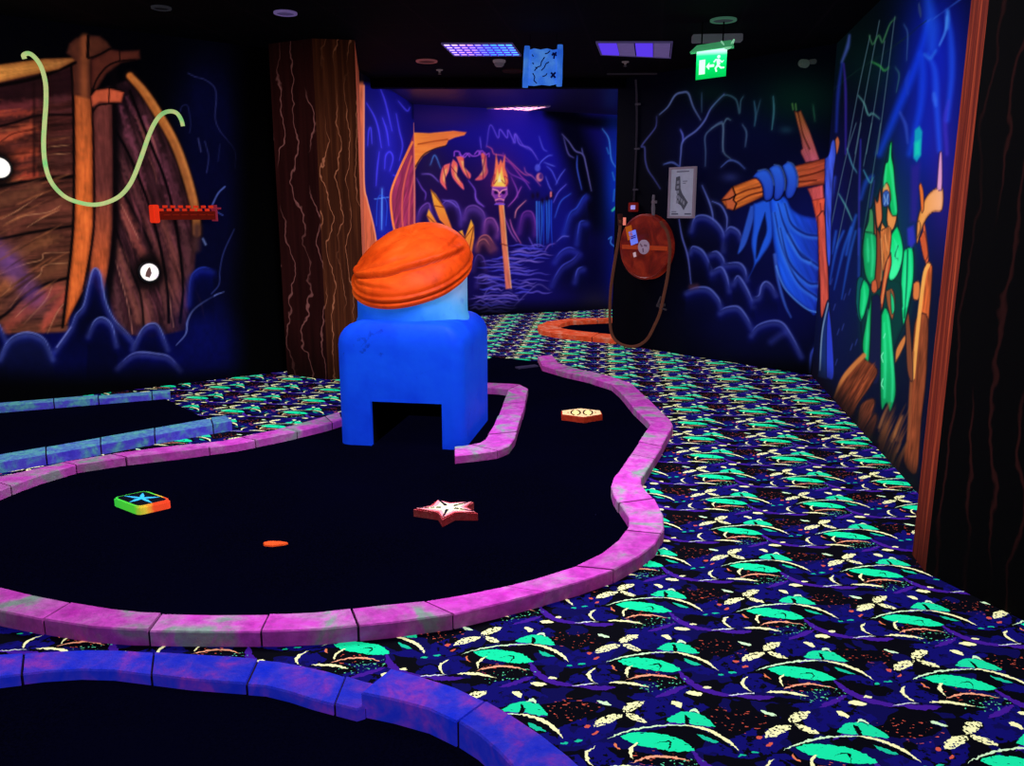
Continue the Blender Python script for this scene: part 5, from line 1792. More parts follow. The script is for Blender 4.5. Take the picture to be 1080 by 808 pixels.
# star bumper
top = [(436, 536.2), (455, 533.6), (461, 526.6), (474.5, 530.6), (499.8, 528.6), (490.5, 534.8), (504, 540.4), (480, 540.2), (466.5, 547.2), (462, 540)]
sp = [at(x, y, .05) for x, y in top]
ctr2 = sum(sp, Vector()) / len(sp)
st = empty('star_bumper', (ctr2.x, ctr2.y, G), 'coral star shaped bumper with cream centre and dark dashes, on black felt', 'bumper')
prism_part('bumper_body', [Vector((p.x, p.y, 0)) for p in sp], G, .05, stone_material('coral_rim_paint', [(226, 64, 74), (240, 84, 92), (240, 100, 110), (244, 120, 120), (150, 30, 40)], scale=12), st, .006)
mid = [(ctr2.x + (p.x - ctr2.x) * .9, ctr2.y + (p.y - ctr2.y) * .9) for p in sp]
poly_part('star_face', [mid], .0502, flat('pink_star_paint', (244, 150, 160), .75), st)
mid2 = [(ctr2.x + (p.x - ctr2.x) * .66, ctr2.y + (p.y - ctr2.y) * .66) for p in sp]
poly_part('star_centre', [mid2], .0518, flat('cream_star_paint', (248, 244, 190), .8), st)
dashes = []
for k in range(0, 10, 2):
    d = Vector((sp[k].x - ctr2.x, sp[k].y - ctr2.y, 0))
    nrm = Vector((-d.y, d.x, 0)).normalized()
    for f, w in ((.28, .016), (.46, .012), (.62, .010), (.78, .008)):
        c = Vector((ctr2.x, ctr2.y, 0)) + d * f
        dn = d.normalized()
        dashes.append([(c + dn * .012 - nrm * w * .5)[:2], (c + dn * .012 + nrm * w * .5)[:2], (c - dn * .012 + nrm * w * .5)[:2], (c - dn * .012 - nrm * w * .5)[:2]])
dm = flat('dark_dash_paint', (30, 20, 40), .2)
for d_ in dashes:
    poly_part('dash_mark', [d_], .0534, dm, st)

# hexagon bumper
hx = [(592, 433.2), (612, 430.8), (633.5, 433.2), (635.4, 437), (616, 440.2), (592.2, 437.2)]
hp = [at(x, y, .05) for x, y in hx]
ctr3 = sum(hp, Vector()) / 6
hxo = empty('hexagon_bumper', (ctr3.x, ctr3.y, G), 'orange sided hexagonal bumper with two ringed eyes on its cream top, on black felt', 'bumper')
prism_part('bumper_body', [Vector((p.x, p.y, 0)) for p in hp], G, .05, stone_material('orange_rim_paint', [(238, 66, 34), (246, 78, 44), (248, 90, 54), (250, 120, 80), (150, 30, 14)], scale=12), hxo, .005)
poly_part('hexagon_face', [[(ctr3.x + (p.x - ctr3.x) * .95, ctr3.y + (p.y - ctr3.y) * .95) for p in hp]], .0502, flat('peach_top_paint', (250, 206, 150), .78), hxo)
ex, ey = (at(635, 435, .05) - at(592, 435, .05)) / 2, (at(613, 430.8, .05) - at(614, 440.2, .05)) / 2
ctr3 = at(613.6, 435.4, .05)
U3 = lambda u, v: (ctr3.x + ex.x * u + ey.x * v, ctr3.y + ex.y * u + ey.y * v)
rings_, eyes = [], []
for s in (-1, 1):
    cx = .30 * s
    eyes.append([U3(cx + .17 * math.cos(a), .42 * math.sin(a)) for a in [k * math.pi / 10 for k in range(20)]])
    for k in range(20):
        if k % 10 in (4, 5):
            continue
        a0, a1 = k * math.pi / 10, (k + 1) * math.pi / 10
        rings_.append([U3(cx + .19 * math.cos(a0), .47 * math.sin(a0)), U3(cx + .26 * math.cos(a0), .62 * math.sin(a0)), U3(cx + .26 * math.cos(a1), .62 * math.sin(a1)), U3(cx + .19 * math.cos(a1), .47 * math.sin(a1))])
    rings_.append([U3(s * .64, -.12), U3(s * .72, 0), U3(s * .64, .12), U3(s * .66, 0)])
poly_part('eye_spots', eyes, .0518, flat('lemon_paint', (246, 236, 150), .8), hxo)
poly_part('eye_rings', rings_, .0518, flat('dark_ring_paint', (40, 18, 10), .2), hxo)

# flat orange marker
c = at(289.5, 573.5, .01)
bm = bmesh.new()
ringv = []
for k in range(20):
    a = 2 * math.pi * k / 20
    rr = 1 + .10 * math.sin(3 * a + 1) + .05 * math.sin(7 * a)
    ringv.append((c.x + .056 * rr * math.cos(a), c.y + .026 * rr * math.sin(a)))
add_hull(bm, [Vector((x, y, G)) for x, y in ringv], [Vector((c.x + (x - c.x) * .94, c.y + (y - c.y) * .94, G + .007)) for x, y in ringv])
tag(build('putting_marker', bm, flat('orange_marker_paint', (240, 84, 34), .6)), 'small flat orange oval marker lying on the black felt', 'marker')


# ------------------------------------------------------------------ things on the ship wall
def ship(x, y, off=0.0):
    return on_wall(x, y, SHIP[0], SHIP[1], off)


su = Vector((SHIP[1][0] - SHIP[0][0], SHIP[1][1] - SHIP[0][1], 0)).normalized()
sn = Vector((su.y, -su.x, 0))
RZ_S = math.atan2(su.y, su.x)

rope_px = [(26, 62), (25, 58), (31, 56.5), (38, 62), (44, 72), (48, 88), (48.5, 108), (47, 130), (46, 152), (47.5, 172), (52, 188), (60, 200), (71, 209), (85, 214), (99, 216), (113, 213.5), (126, 207), (136, 196), (143, 182), (150, 163), (157, 143), (163, 130), (170, 121), (178, 117.5), (186, 119), (191, 126), (193, 133)]
pts = spline(rope_px, 5)
P3 = [ship(p[0], p[1], .035 + .04 * math.sin(math.pi * min(1, max(0, i / (len(pts) - 1)))) ) for i, p in enumerate(pts)]
q = Nodes('glowing_rope')
n = q.noise(q.pos(), 5.0, 3.0)
q.paint(q.ramp(n, [(.3, rgb((150, 216, 130))), (.5, rgb((214, 226, 146))), (.62, rgb((160, 232, 140))), (.75, rgb((84, 226, 136)))]), .62)
sx = q.add('ShaderNodeTexWave', wave_type='BANDS', bands_direction='DIAGONAL')
q.link(q.pos(), sx.inputs['Vector'])
sx.inputs['Scale'].default_value = 30
bp = q.add('ShaderNodeBump')
bp.inputs['Strength'].default_value = .5
bp.inputs['Distance'].default_value = .01
q.link(sx.outputs['Color'], bp.inputs['Height'])
q.link(bp.outputs[0], q.b.inputs['Normal'])
bm = bmesh.new()
add_tube(bm, P3, .017, 10)
rope = build('hanging_rope', bm, q.m, None, True)
tag(rope, 'pale green rope hanging in a deep loop across the painted ship', 'rope')

# porthole lamps
white = Nodes('white_lamp_glass')
white.paint(white.ramp(white.noise(white.pos(), 18.0), [(.3, rgb((235, 220, 240))), (.55, rgb((255, 250, 240)))]), 1.0)
metal = flat('dark_metal', (26, 24, 30), .1, .5, .4)
shade = flat('lamp_recess_brown', (120, 86, 80), .5)
PORT = [(157, 287, 9.0, 'round white porthole lamp with brown shutter, low on the ship between the dark planks'),
        (-1.5, 177, 10.5, 'round white porthole lamp on the ship, cut off by the picture edge')]
first = None
for x, y, r, label in PORT:
    c = ship(x, y, .005)
    R = r / 9.0 * (ship(x, y - 9, 0) - ship(x, y, 0)).length
    if first is None:
        root = empty('porthole_lamp', c, label, 'lamp', 'porthole lamps on the ship wall')
        bm = bmesh.new()
        add_disc_stack(bm, c, sn, [(R * 1.25, 0), (R * 1.25, .02), (R * 1.08, .03), (R * 1.02, .02)])
        build('lamp_frame', bm, metal, root)
        bm = bmesh.new()
        add_disc_stack(bm, c, sn, [(R * 1.02, .015), (R * .98, .035), (R * .7, .045), (R * .1, .05)])
        build('lamp_glass', bm, white.m, root, True)
        bm = bmesh.new()
        up = Vector((0, 0, 1))
        o = c + sn * .052
        bm.faces.new([bm.verts.new(o + su * R * u + up * R * v) for u, v in ((-.62, -.42), (-.15, -.62), (.12, -.1), (0, .68), (-.25, .45), (-.48, .05))])
        build('lamp_shutter', bm, shade, root)
        first = (root, R)
    else:
        root = first[0].copy()
        COL.objects.link(root)
        root.location = c
        root.scale = (R / first[1],) * 3
        root['label'] = label
        for ch in list(first[0].children):
            if ch.name.startswith('lamp_shutter'):
                continue
            d = ch.copy()
            COL.objects.link(d)
            d.parent = root

# red notched ledge
red = flat('red_plastic', (236, 50, 22), .7)
dred = flat('dark_red_plastic', (96, 18, 8), .5)
c0, c1 = ship(160, 225), ship(224, 226)
led = empty('notched_ledge', (c0 + c1) / 2, 'red notched ledge with bright end plate fixed to the ship wall', 'ledge')
Lg = (c1 - c0).length
zt, zb = ship(190, 216.5).z, ship(190, 233).z
zc, hh = (zt + zb) / 2, (zt - zb)
mid = (c0 + c1) / 2
bm = bmesh.new()
add_box(bm, Vector((mid.x, mid.y, zc - hh * .15)) + sn * .056, (Lg, .09, hh * .55), RZ_S)
build('ledge_body', bm, dred, led)
mid_red = flat('mid_red_plastic', (216, 48, 22), .65)
for r, zz in enumerate((zt - hh * .10, zt - hh * .30, zt - hh * .62)):
    n_ = 8 if r < 2 else 7
    for k in range(n_):
        u = -Lg / 2 + Lg * (k + .3 + (.5 if r == 1 else 0)) / n_
        if abs(u) > Lg / 2 - .03:
            continue
        bm = bmesh.new()
        add_box(bm, Vector((mid.x, mid.y, zz)) + su * u + sn * (.11 - r * .004), (Lg / n_ * (.5 if r < 2 else .7), .03, hh * (.16 if r < 2 else .05)), RZ_S)
        build('notch_block', bm, mid_red if r < 2 else flat('deep_red_plastic', (140, 30, 14), .5), led)
bm = bmesh.new()
add_box(bm, Vector((c0.x, c0.y, zc - hh * .05)) + sn * .082, (.045, .15, hh * 1.12), RZ_S)
bmesh.ops.bevel(bm, geom=bm.edges[:], offset=.006, segments=2, affect='EDGES')
build('end_plate', bm, red, led)['label'] = 'bright red end plate'
bm = bmesh.new()
add_box(bm, Vector((c1.x, c1.y, zc)) + sn * .06, (.014, .12, hh * 1.05), RZ_S)
add_box(bm, Vector((c1.x, c1.y, zt - hh * .2)) + sn * .1, (.09, .012, .016), RZ_S)
build('end_plate', bm, flat('wine_red_plastic', (150, 40, 60), .5), led)['label'] = 'thin wine red end plate'


# ------------------------------------------------------------------ hose reel and notices on the mast wall
def mw(x, y, off=0.0):
    return on_wall(x, y, MAST[0], MAST[1], off)


mu = Vector((MAST[1][0] - MAST[0][0], MAST[1][1] - MAST[0][1], 0)).normalized()
mn = Vector((mu.y, -mu.x, 0))
if mn.y > 0:
    mn = -mn
RZ_M = math.atan2(mu.y, mu.x)
up = Vector((0, 0, 1))

rc = mw(679.5, 260.5, .12) - mn * .12
RR = (mw(681, 226, 0) - mw(681, 260.5, 0)).length
reel = empty('fire_hose_reel', rc, 'large round dark red fire hose reel on the black wall', 'hose reel')


def reel_material():
    q = Nodes('dark_red_reel')
    n = q.noise(q.pos(), 5.0, 4.0, .6, .8)
    c = q.ramp(n, [(.3, rgb((66, 12, 8))), (.5, rgb((104, 22, 12))), (.66, rgb((140, 40, 20))), (.8, rgb((96, 22, 14)))])
    q.paint(c, .45)
    q.b.inputs['Roughness'].default_value = .35
    q.b.inputs['Specular IOR Level'].default_value = .4
    return q.m


rm = reel_material()
bm = bmesh.new()
add_disc_stack(bm, rc, mn, [(RR * .8, .005), (RR * .8, .04), (RR, .04), (RR, .05), (RR * .98, .10), (RR, .105), (RR * 1.0, .12), (RR * .95, .126), (RR * .93, .118), (RR * .40, .114), (RR * .22, .122), (.01, .122)], 48)
build('reel_drum', bm, rm, reel, False)
bm = bmesh.new()
add_box(bm, rc + mn * .119 - up * RR * .02, (RR * 1.8, .012, RR * .13), RZ_M)
build('spoke_bar', bm, flat('worn_red_bar', (160, 56, 26), .5), reel)
bm = bmesh.new()
add_disc_stack(bm, rc, mn, [(RR * .22, .12), (RR * .22, .134), (RR * .18, .136), (.01, .136)], 28)
hub = build('hub_label', bm, flat('grey_violet_label', (150, 128, 150), .5), reel)
hub['label'] = 'pale grey round hub label'
bm = bmesh.new()
for k in range(3):
    a = .5 + k * 2.1
    add_box(bm, rc + mn * .137 + mu * RR * .10 * math.cos(a) + up * RR * .10 * math.sin(a), (RR * .12, .004, RR * .05), RZ_M, 0, a * .3)
build('hub_mark', bm, flat('dark_label_mark', (110, 84, 106), .4), hub)
for nm, x, y, w, h, col, tilt, lab in (('rating_label', 664, 245.5, .085, .15, (170, 84, 20), -.3, 'amber rating label'), ('notice_label', 668, 250.5, .10, .15, (110, 130, 250), -.3, 'bright blue notice label'),
                                       ('small_label', 669.4, 268.6, .035, .05, (190, 160, 170), -.3, 'tiny pale label')):
    bm = bmesh.new()
    p = mw(x, y, .126)
    add_box(bm, p, (w, .008, h), RZ_M, 0, tilt)
    o = build(nm, bm, flat(nm + '_paint', col, .7), reel)
    o['label'] = lab
    if nm == 'notice_label':
        notice = o
bm = bmesh.new()
add_box(bm, mw(668, 249, .132), (.07, .004, .012), RZ_M, 0, -.3)
add_box(bm, mw(668, 251, .132), (.07, .004, .012), RZ_M, 0, -.3)
build('notice_lines', bm, flat('notice_ink', (40, 50, 160), .5), notice)
hose_px = [(654, 232), (654, 240), (652, 255), (648.5, 275), (644.8, 300), (643.2, 325), (643.8, 345), (647, 356), (654, 362.5), (664, 365.5), (674, 364), (683, 357), (690, 344), (696, 330), (700, 312), (704, 292), (706.4, 270), (706, 255), (703, 243), (699, 238), (697, 234)]
pts = spline(hose_px, 5)
bm = bmesh.new()
add_tube(bm, [mw(p[0], p[1], .12) if i < len(pts) - 8 else mw(p[0], p[1], .12 + .05 * (i - len(pts) + 9) / 8) for i, p in enumerate(pts)], .017, 8)
build('hose', bm, flat('brown_rubber_hose', (92, 52, 40), .45), reel, True)['label'] = 'brown rubber hose hanging in a long loop'
bm = bmesh.new()
add_box(bm, mw(697, 322, .06), (.03, .12, .03), RZ_M)
add_box(bm, mw(695, 318, .12), (.015, .015, .12), RZ_M, 0, .4)
add_box(bm, mw(699, 325.5, .12), (.10, .015, .015), RZ_M, 0, .2)
build('hose_hook', bm, flat('grey_hook', (60, 52, 58), .3), reel)
bm = bmesh.new()
add_tube(bm, [mw(689, 228, .10), mw(689, 219, .10), mw(689, 214, .10), mw(689.5, 206, .06)], [.016, .022, .014, .014], 8)
add_box(bm, mw(690, 213, .11), (.045, .04, .03), RZ_M)
build('valve', bm, flat('valve_metal', (96, 86, 96), .3, .4, .4), reel)
bm = bmesh.new()
add_tube(bm, [mw(654, 226, .10), mw(654, 238, .12)], [.03, .022], 8)
build('nozzle', bm, flat('nozzle_dark', (60, 30, 30), .3), reel)

box = empty('fire_alarm_box', mw(668, 218.5), 'small red alarm box with a pale square above the hose reel', 'alarm box')
bm = bmesh.new()
add_box(bm, mw(668, 218.5, .025), (.115, .05, .10), RZ_M)
bmesh.ops.bevel(bm, geom=bm.edges[:], offset=.006, segments=2, affect='EDGES')
build('box_body', bm, flat('alarm_red', (112, 22, 18), .5), box)
bm = bmesh.new()
add_box(bm, mw(667.6, 218.7, .053), (.062, .008, .045), RZ_M)
build('box_label', bm, flat('alarm_white', (170, 160, 240), .6), box)['label'] = 'pale lilac square label'
bm = bmesh.new()
add_box(bm, mw(658.6, 233.5, .01), (.035, .012, .085), RZ_M)
o = tag(build('wall_sticker', bm, flat('sticker_salmon', (236, 130, 110), .75)), 'tiny salmon sticker on the black wall left of the reel', 'sticker')

# framed floor plan
fc = mw(720.5, 203.3)
fr_ = empty('framed_floor_plan', fc, 'white framed floor plan hanging on the rocky cave mural', 'framed plan')
q4 = [mw(707.4, 178.2, .012), mw(733.6, 176.6, .012), mw(732.6, 229.6, .012), mw(707.0, 228.6, .012)]
Wd = ((q4[1] - q4[0]).length + (q4[2] - q4[3]).length) / 2
Hd = ((q4[3] - q4[0]).length + (q4[2] - q4[1]).length) / 2
bm = bmesh.new()
add_box(bm, fc + mn * .014, (Wd, .01, Hd), RZ_M)
build('plan_sheet', bm, flat('plan_paper', (150, 150, 170), .45), fr_)
bm = bmesh.new()
for sx_, sz_, w_, h_ in ((0, .5, Wd, .022), (0, -.5, Wd, .022), (-.5, 0, .022, Hd), (.5, 0, .022, Hd)):
    add_box(bm, fc + mn * .02 + mu * Wd * sx_ + up * Hd * sz_, (w_ + (.022 if h_ < .03 else 0), .03, h_), RZ_M)
build('plan_frame', bm, flat('plan_frame_paint', (120, 104, 120), .5), fr_)
MP = lambda u, v: fc + mn * .0215 + mu * Wd * u + up * Hd * v


def wall_poly(name, polys, mat, parent, off=0.0):
    bm = bmesh.new()
    for pl in polys:
        f = [bm.verts.new(MP(u, v) + mn * off) for u, v in pl]
        g = [bm.verts.new(MP(u, v) - mn * .001) for u, v in pl]
        bm.faces.new(f)
        for i in range(len(pl)):
            bm.faces.new((f[i], f[(i + 1) % len(pl)], g[(i + 1) % len(pl)], g[i]))
    return build(name, bm, mat, parent)


plan = wall_poly('plan_drawing', [[(-.26, .32), (-.10, .34), (-.06, .08), (.02, -.02), (.26, -.20), (.10, -.36), (-.02, -.26), (-.20, -.20), (-.18, .02), (-.28, .06)]], flat('plan_grey', (74, 74, 86), .4), fr_, .001)
cells = []
for k in range(5):
    v = .24 - k * .1
    cells.append([(-.22, v), (-.12, v + .01), (-.12, v - .05), (-.22, v - .06)])
for k in range(3):
    u, v = -.1 + k * .09, -.12 - k * .045
    cells.append([(u, v + .06), (u + .06, v + .02), (u + .03, v - .05), (u - .03, v - .01)])
wall_poly('plan_rooms', cells, flat('plan_pale_grey', (120, 120, 136), .4), plan, .002)
lines = [[(-.24, .44), (.26, .44), (.26, .42), (-.24, .42)], [(.02, .24), (.20, .24), (.20, .225), (.02, .225)], [(.02, .20), (.14, .20), (.14, .185), (.02, .185)],
         [(-.40, -.42), (-.12, -.42), (-.12, -.45), (-.40, -.45)], [(.14, -.42), (.40, -.42), (.40, -.45), (.14, -.45)], [(-.40, -.38), (-.2, -.38), (-.2, -.395), (-.40, -.395)]]
pi_ = flat('plan_ink', (84, 84, 104), .35)
for ln_ in lines:
    wall_poly('plan_caption', [ln_], pi_, fr_, .001)
# conduit down the wall with clips
bm = bmesh.new()
cp = [(670.5, 84), (671.5, 100), (671.8, 130), (671, 160), (669.6, 190), (668.6, 212)]
add_tube(bm, [mw(x, y, .012) for x, y in cp], .011, 6)
cd = empty('wall_conduit', mw(670.5, 150), 'thin grey conduit running down the black wall to the alarm box', 'conduit')
build('conduit_pipe', bm, flat('conduit_grey', (46, 40, 52), .3), cd, True)
for x, y in ((671.8, 110), (671, 157), (669.3, 200)):
    bm = bmesh.new()
    add_box(bm, mw(x + 1, y, .012), (.06, .03, .02), RZ_M)
    build('conduit_clip', bm, flat('clip_grey', (60, 54, 66), .3), cd)

# ------------------------------------------------------------------ ceiling fixtures
def troffer(name, label, q4px, z, kind):
    P = [at(x, y, z) for x, y in q4px]       # far left, far right, near right, near left ... on the ceiling
    c = sum(P, Vector()) / 4
    c.z = z
    root = empty(name, c, label, 'ceiling light')
    zz = z - .012
    B = lambda u, v: (P[0] * (1 - u) * (1 - v) + P[1] * u * (1 - v) + P[2] * u * v + P[3] * (1 - u) * v)
    q = Nodes(name + '_diffuser')
    ex = P[1] - P[0]
    dp = q.add('ShaderNodeVectorMath', operation='DOT_PRODUCT')
    q.link(q.vmath('SUBTRACT', q.pos(), tuple(P[0])), dp.inputs[0])
    dp.inputs[1].default_value = tuple(ex / ex.length_squared)
    n = q.noise(q.pos(), 14.0, 2.0)
    f = q.math('ADD', dp.outputs['Value'], q.math('MULTIPLY', q.math('SUBTRACT', n, .5), .35))
    if kind == 'louvre':
        col = q.ramp(f, [(.0, rgb((190, 170, 240))), (.35, rgb((176, 120, 226))), (.55, rgb((110, 110, 250))), (.7, rgb((40, 120, 255))), (1.0, rgb((70, 150, 255)))])
        st = 3.2
    elif kind == 'far':
        col = q.ramp(f, [(.0, rgb((150, 120, 250))), (.4, rgb((190, 90, 220))), (.6, rgb((240, 140, 150))), (1.0, rgb((230, 150, 160)))])
        st = 5
    else:
        col = rgb((92, 58, 238))
        st = .95
    q.paint(col, st, .1)
    if kind == 'bays':
        cells = [(0.02, .26), (.27, .49), (.51, .745), (.755, .98)]
        for k, (a, b) in enumerate(cells):
            bm = bmesh.new()
            p4 = [B(a, .06), B(b, .06), B(b, .94), B(a, .94)]
            add_hull(bm, [Vector((p.x, p.y, zz - .004)) for p in p4], [Vector((p.x, p.y, z - .001)) for p in p4])
            if k % 2 == 0:
                build('lit_bay', bm, q.m, root)['label'] = 'glowing violet bay'
            else:
                build('dull_bay', bm, flat('dull_bay_grey', (104, 86, 142), .6), root)['label'] = 'dull grey bay'
    else:
        bm = bmesh.new()
        add_hull(bm, [Vector((p.x, p.y, zz + .006)) for p in P], [Vector((p.x, p.y, z - .001)) for p in P])
        build('diffuser', bm, q.m, root)
        bm = bmesh.new()
        nu, nv = (9, 5) if kind == 'louvre' else (7, 4)
        for i in range(1, nu):
            a, b = B(i / nu, 0), B(i / nu, 1)
            d = b - a
            add_box(bm, Vector(((a.x + b.x) / 2, (a.y + b.y) / 2, zz)), (d.length, .007, .012 if kind == 'louvre' else .004), math.atan2(d.y, d.x))
        for i in range(1, nv):
            a, b = B(0, i / nv), B(1, i / nv)
            d = b - a
            add_box(bm, Vector(((a.x + b.x) / 2, (a.y + b.y) / 2, zz)), (d.length, .010, .012 if kind == 'louvre' else .004), math.atan2(d.y, d.x))
        build('louvre_grid', bm, flat('louvre_violet', (96, 70, 190), .6), root)
    bm = bmesh.new()
    for a, b in ((P[0], P[1]), (P[1], P[2]), (P[2], P[3]), (P[3], P[0])):
        d = b - a
        add_box(bm, Vector(((a.x + b.x) / 2, (a.y + b.y) / 2, z - .008)), (d.length + .01, .010, .015), math.atan2(d.y, d.x))
    build('light_frame', bm, flat('frame_violet_grey', (84, 70, 120), .4), root)
    return root


troffer('louvre_ceiling_light', 'square louvred ceiling light glowing lilac and blue, left of the hanging map', [(466, 45), (540, 45), (549, 57.5), (479, 57.5)], CEIL, 'louvre')
troffer('bay_ceiling_light', 'ceiling light panel of alternating violet and grey squares near the exit sign', [(629, 43.5), (709, 43.5), (707, 60), (634, 56.5)], CEIL, 'bays')
troffer('far_ceiling_light', 'pink and violet louvred light in the far low ceiling', [(492, 115.6), (545, 111.8), (580, 111.6), (548, 118.2)], CEIL_FAR, 'far')

# exit sign
gy = 6.75
tl, tr_, br, bl = at_depth(734, 55, gy), at_depth(766, 50.5, gy - .06), at_depth(766, 80.5, gy - .06), at_depth(735, 84, gy)
ex = (tr_ - tl).normalized()
sc = (tl + tr_ + br + bl) / 4
es = empty('exit_sign', Vector((sc.x, sc.y, CEIL)), 'glowing green emergency exit sign with running man and arrow, under the ceiling', 'exit sign')
Wd = (tr_ - tl).length
Hd = (tl - bl).length
rz = math.atan2(ex.y, ex.x)
sw = Vector((math.cos(rz), math.sin(rz), 0))
snn = Vector((sw.y, -sw.x, 0))
if snn.y > 0:
    snn = -snn
skew = -(tr_.z - tl.z) / Wd
tilt = (tr_ - tl)
EP = lambda u, v, o=0: sc + tilt * u + Vector((0, 0, 1)) * Hd * v + snn * o
q = Nodes('green_exit_panel')
s = q.add('ShaderNodeSeparateXYZ')
q.link(q.pos(), s.inputs[0])
f = q.step(s.outputs[2], bl.z, tl.z)
q.paint(q.ramp(f, [(0, rgb((0, 170, 70))), (.45, rgb((0, 200, 90))), (.85, rgb((30, 240, 140))), (1.0, rgb((190, 255, 230)))]), 1.5, .2)
bm = bmesh.new()
add_hull(bm, [EP(u, v, -.012) for u, v in ((-.5, -.5), (.5, -.5), (.5, .5), (-.5, .5))], [EP(u, v, .012) for u, v in ((-.5, -.5), (.5, -.5), (.5, .5), (-.5, .5))])
build('sign_panel', bm, q.m, es)
wh = Nodes('exit_white')
wh.paint(rgb((210, 255, 235)), 1.3, .2)


def sign_polys(name, polys):
    bm = bmesh.new()
    for pl in polys:
        add_hull(bm, [EP(u, v, .011) for u, v in pl], [EP(u, v, .016) for u, v in pl])
    return build(name, bm, wh.m, es)


sign_polys('door_symbol', [[(-.40, -.34), (-.20, -.34), (-.20, .18), (-.40, .18)]])
sign_polys('arrow_symbol', [[(-.17, -.08), (-.06, .06), (-.06, -.03), (.10, -.03), (.10, -.12), (-.06, -.12), (-.06, -.21)]])
head = [(.24 + .055 * math.cos(k * math.pi / 6), .22 + .06 * math.sin(k * math.pi / 6)) for k in range(12)]
sign_polys('running_man_symbol', [head, [(.16, .14), (.27, .14), (.30, -.06), (.20, -.10)], [(.17, .13), (.10, .02), (.06, .06), (.15, .16)], [(.26, .13), (.36, .04), (.42, .08), (.40, .03), (.35, -.02), (.26, .08)],
                                  [(.19, -.06), (.12, -.18), (.16, -.32), (.21, -.31), (.18, -.19), (.25, -.10)], [(.24, -.06), (.34, -.16), (.44, -.17), (.44, -.22), (.32, -.22), (.22, -.12)]])
bm = bmesh.new()
pz = CEIL
pc = Vector((sc.x, sc.y, 0))
add_hull(bm, [EP(u, .5, o) for u, o in ((-.72, -.05), (.72, -.05), (.72, .05), (-.72, .05))], [EP(u, v, o) for u, v, o in ((-.5, .72, -.03), (.62, .74, -.03), (.62, .74, .03), (-.5, .72, .03))])
hg = build('sign_housing', bm, flat('housing_green_white', (70, 170, 110), .6), es)
bm = bmesh.new()
arc = [EP(.30 + .42 * t, .62 + 1.0 * (t - .5) ** 2 - .12, .03) for t in [k / 10 for k in range(11)]]
add_tube(bm, arc, [.006 + .012 * math.sin(math.pi * k / 10) for k in range(11)], 8)
build('bracket_arm', bm, flat('bracket_pale_green', (150, 230, 180), .7), es, True)
for u in (-.35, .35):
    bm = bmesh.new()
    add_tube(bm, [EP(u, .7), Vector((EP(u, .7).x, EP(u, .7).y, CEIL - .001))], .006, 6)
    build('hanger_rod', bm, flat('rod_dark', (6, 10, 9), .1), es)
m0, m1 = at(730, 37, CEIL), at(783, 36, CEIL)
bm = bmesh.new()
d = m1 - m0
add_box(bm, (m0 + m1) / 2 - Vector((0, 0, .03)), (d.length, .09, .058), math.atan2(d.y, d.x))
bmesh.ops.bevel(bm, geom=bm.edges[:], offset=.006, segments=2, affect='EDGES')
tag(build('ceiling_mount_bar', bm, flat('mount_grey', (88, 84, 96), .35)), 'grey mounting bar on the ceiling just above the exit sign', 'mounting bar')

# hanging treasure map
my = 7.2
mq = [at_depth(553.5, 51.5, my), at_depth(593, 50, my), at_depth(592, 89.5, my), at_depth(551.5, 91, my)]
mc = sum(mq, Vector()) / 4
mp = empty('treasure_map_sign', Vector((mc.x, mc.y, CEIL)), 'blue treasure map scroll sign hanging from the ceiling', 'hanging sign')
M4 = lambda u, v, o=0: mq[3] * (1 - u) * (1 - v) + mq[2] * u * (1 - v) + mq[1] * u * v + mq[0] * (1 - u) * v + Vector((0, -o, 0))


def map_material():
    q = Nodes('blue_map_paint')
    n = q.noise(q.pos(), 7.0, 4.0)
    q.paint(q.ramp(n, [(.3, rgb((40, 100, 226))), (.5, rgb((56, 122, 240))), (.7, rgb((84, 150, 244)))]), .62)
    return q.m


edge = [(.10, .02), (.3, .0), (.5, .02), (.7, -.01), (.9, .03), (.91, .3), (.89, .6), (.9, .96), (.75, .94), (.6, .985), (.42, .96), (.25, 1.0), (.1, .96), (.11, .6), (.09, .3)]
bm = bmesh.new()
add_hull(bm, [M4(u, v, -.006) for u, v in edge], [M4(u, v, .006) for u, v in edge])
mm = map_material()
build('map_sheet', bm, mm, mp)
for u in (.06, .94):
    bm = bmesh.new()
    add_tube(bm, [M4(u + (.0 if t else .0), -.04 + 1.1 * t, .012) for t in (0, .2, .5, .8, 1)], [.024, .027, .025, .027, .023], 10)
    build('map_roll', bm, mm, mp, True)['label'] = 'rolled edge of the map'


def map_lines(name, strokes, w, mat):
    if name == 'map_coastline' and len(strokes) > 1:
        for s_ in strokes:
            map_lines(name, [s_], w, mat)
        return
    bm = bmesh.new()
    for st_ in strokes:
        for (a, b) in zip(st_, st_[1:]):
            p, r = M4(a[0], a[1], .0075), M4(b[0], b[1], .0075)
            t = (r - p).normalized()
            nrm = Vector((-t.z, 0, t.x)) * w
            vs = [bm.verts.new(x) for x in (p - nrm, r - nrm, r + nrm, p + nrm)]
            bm.faces.new(vs)
    return build(name, bm, mat, mp)


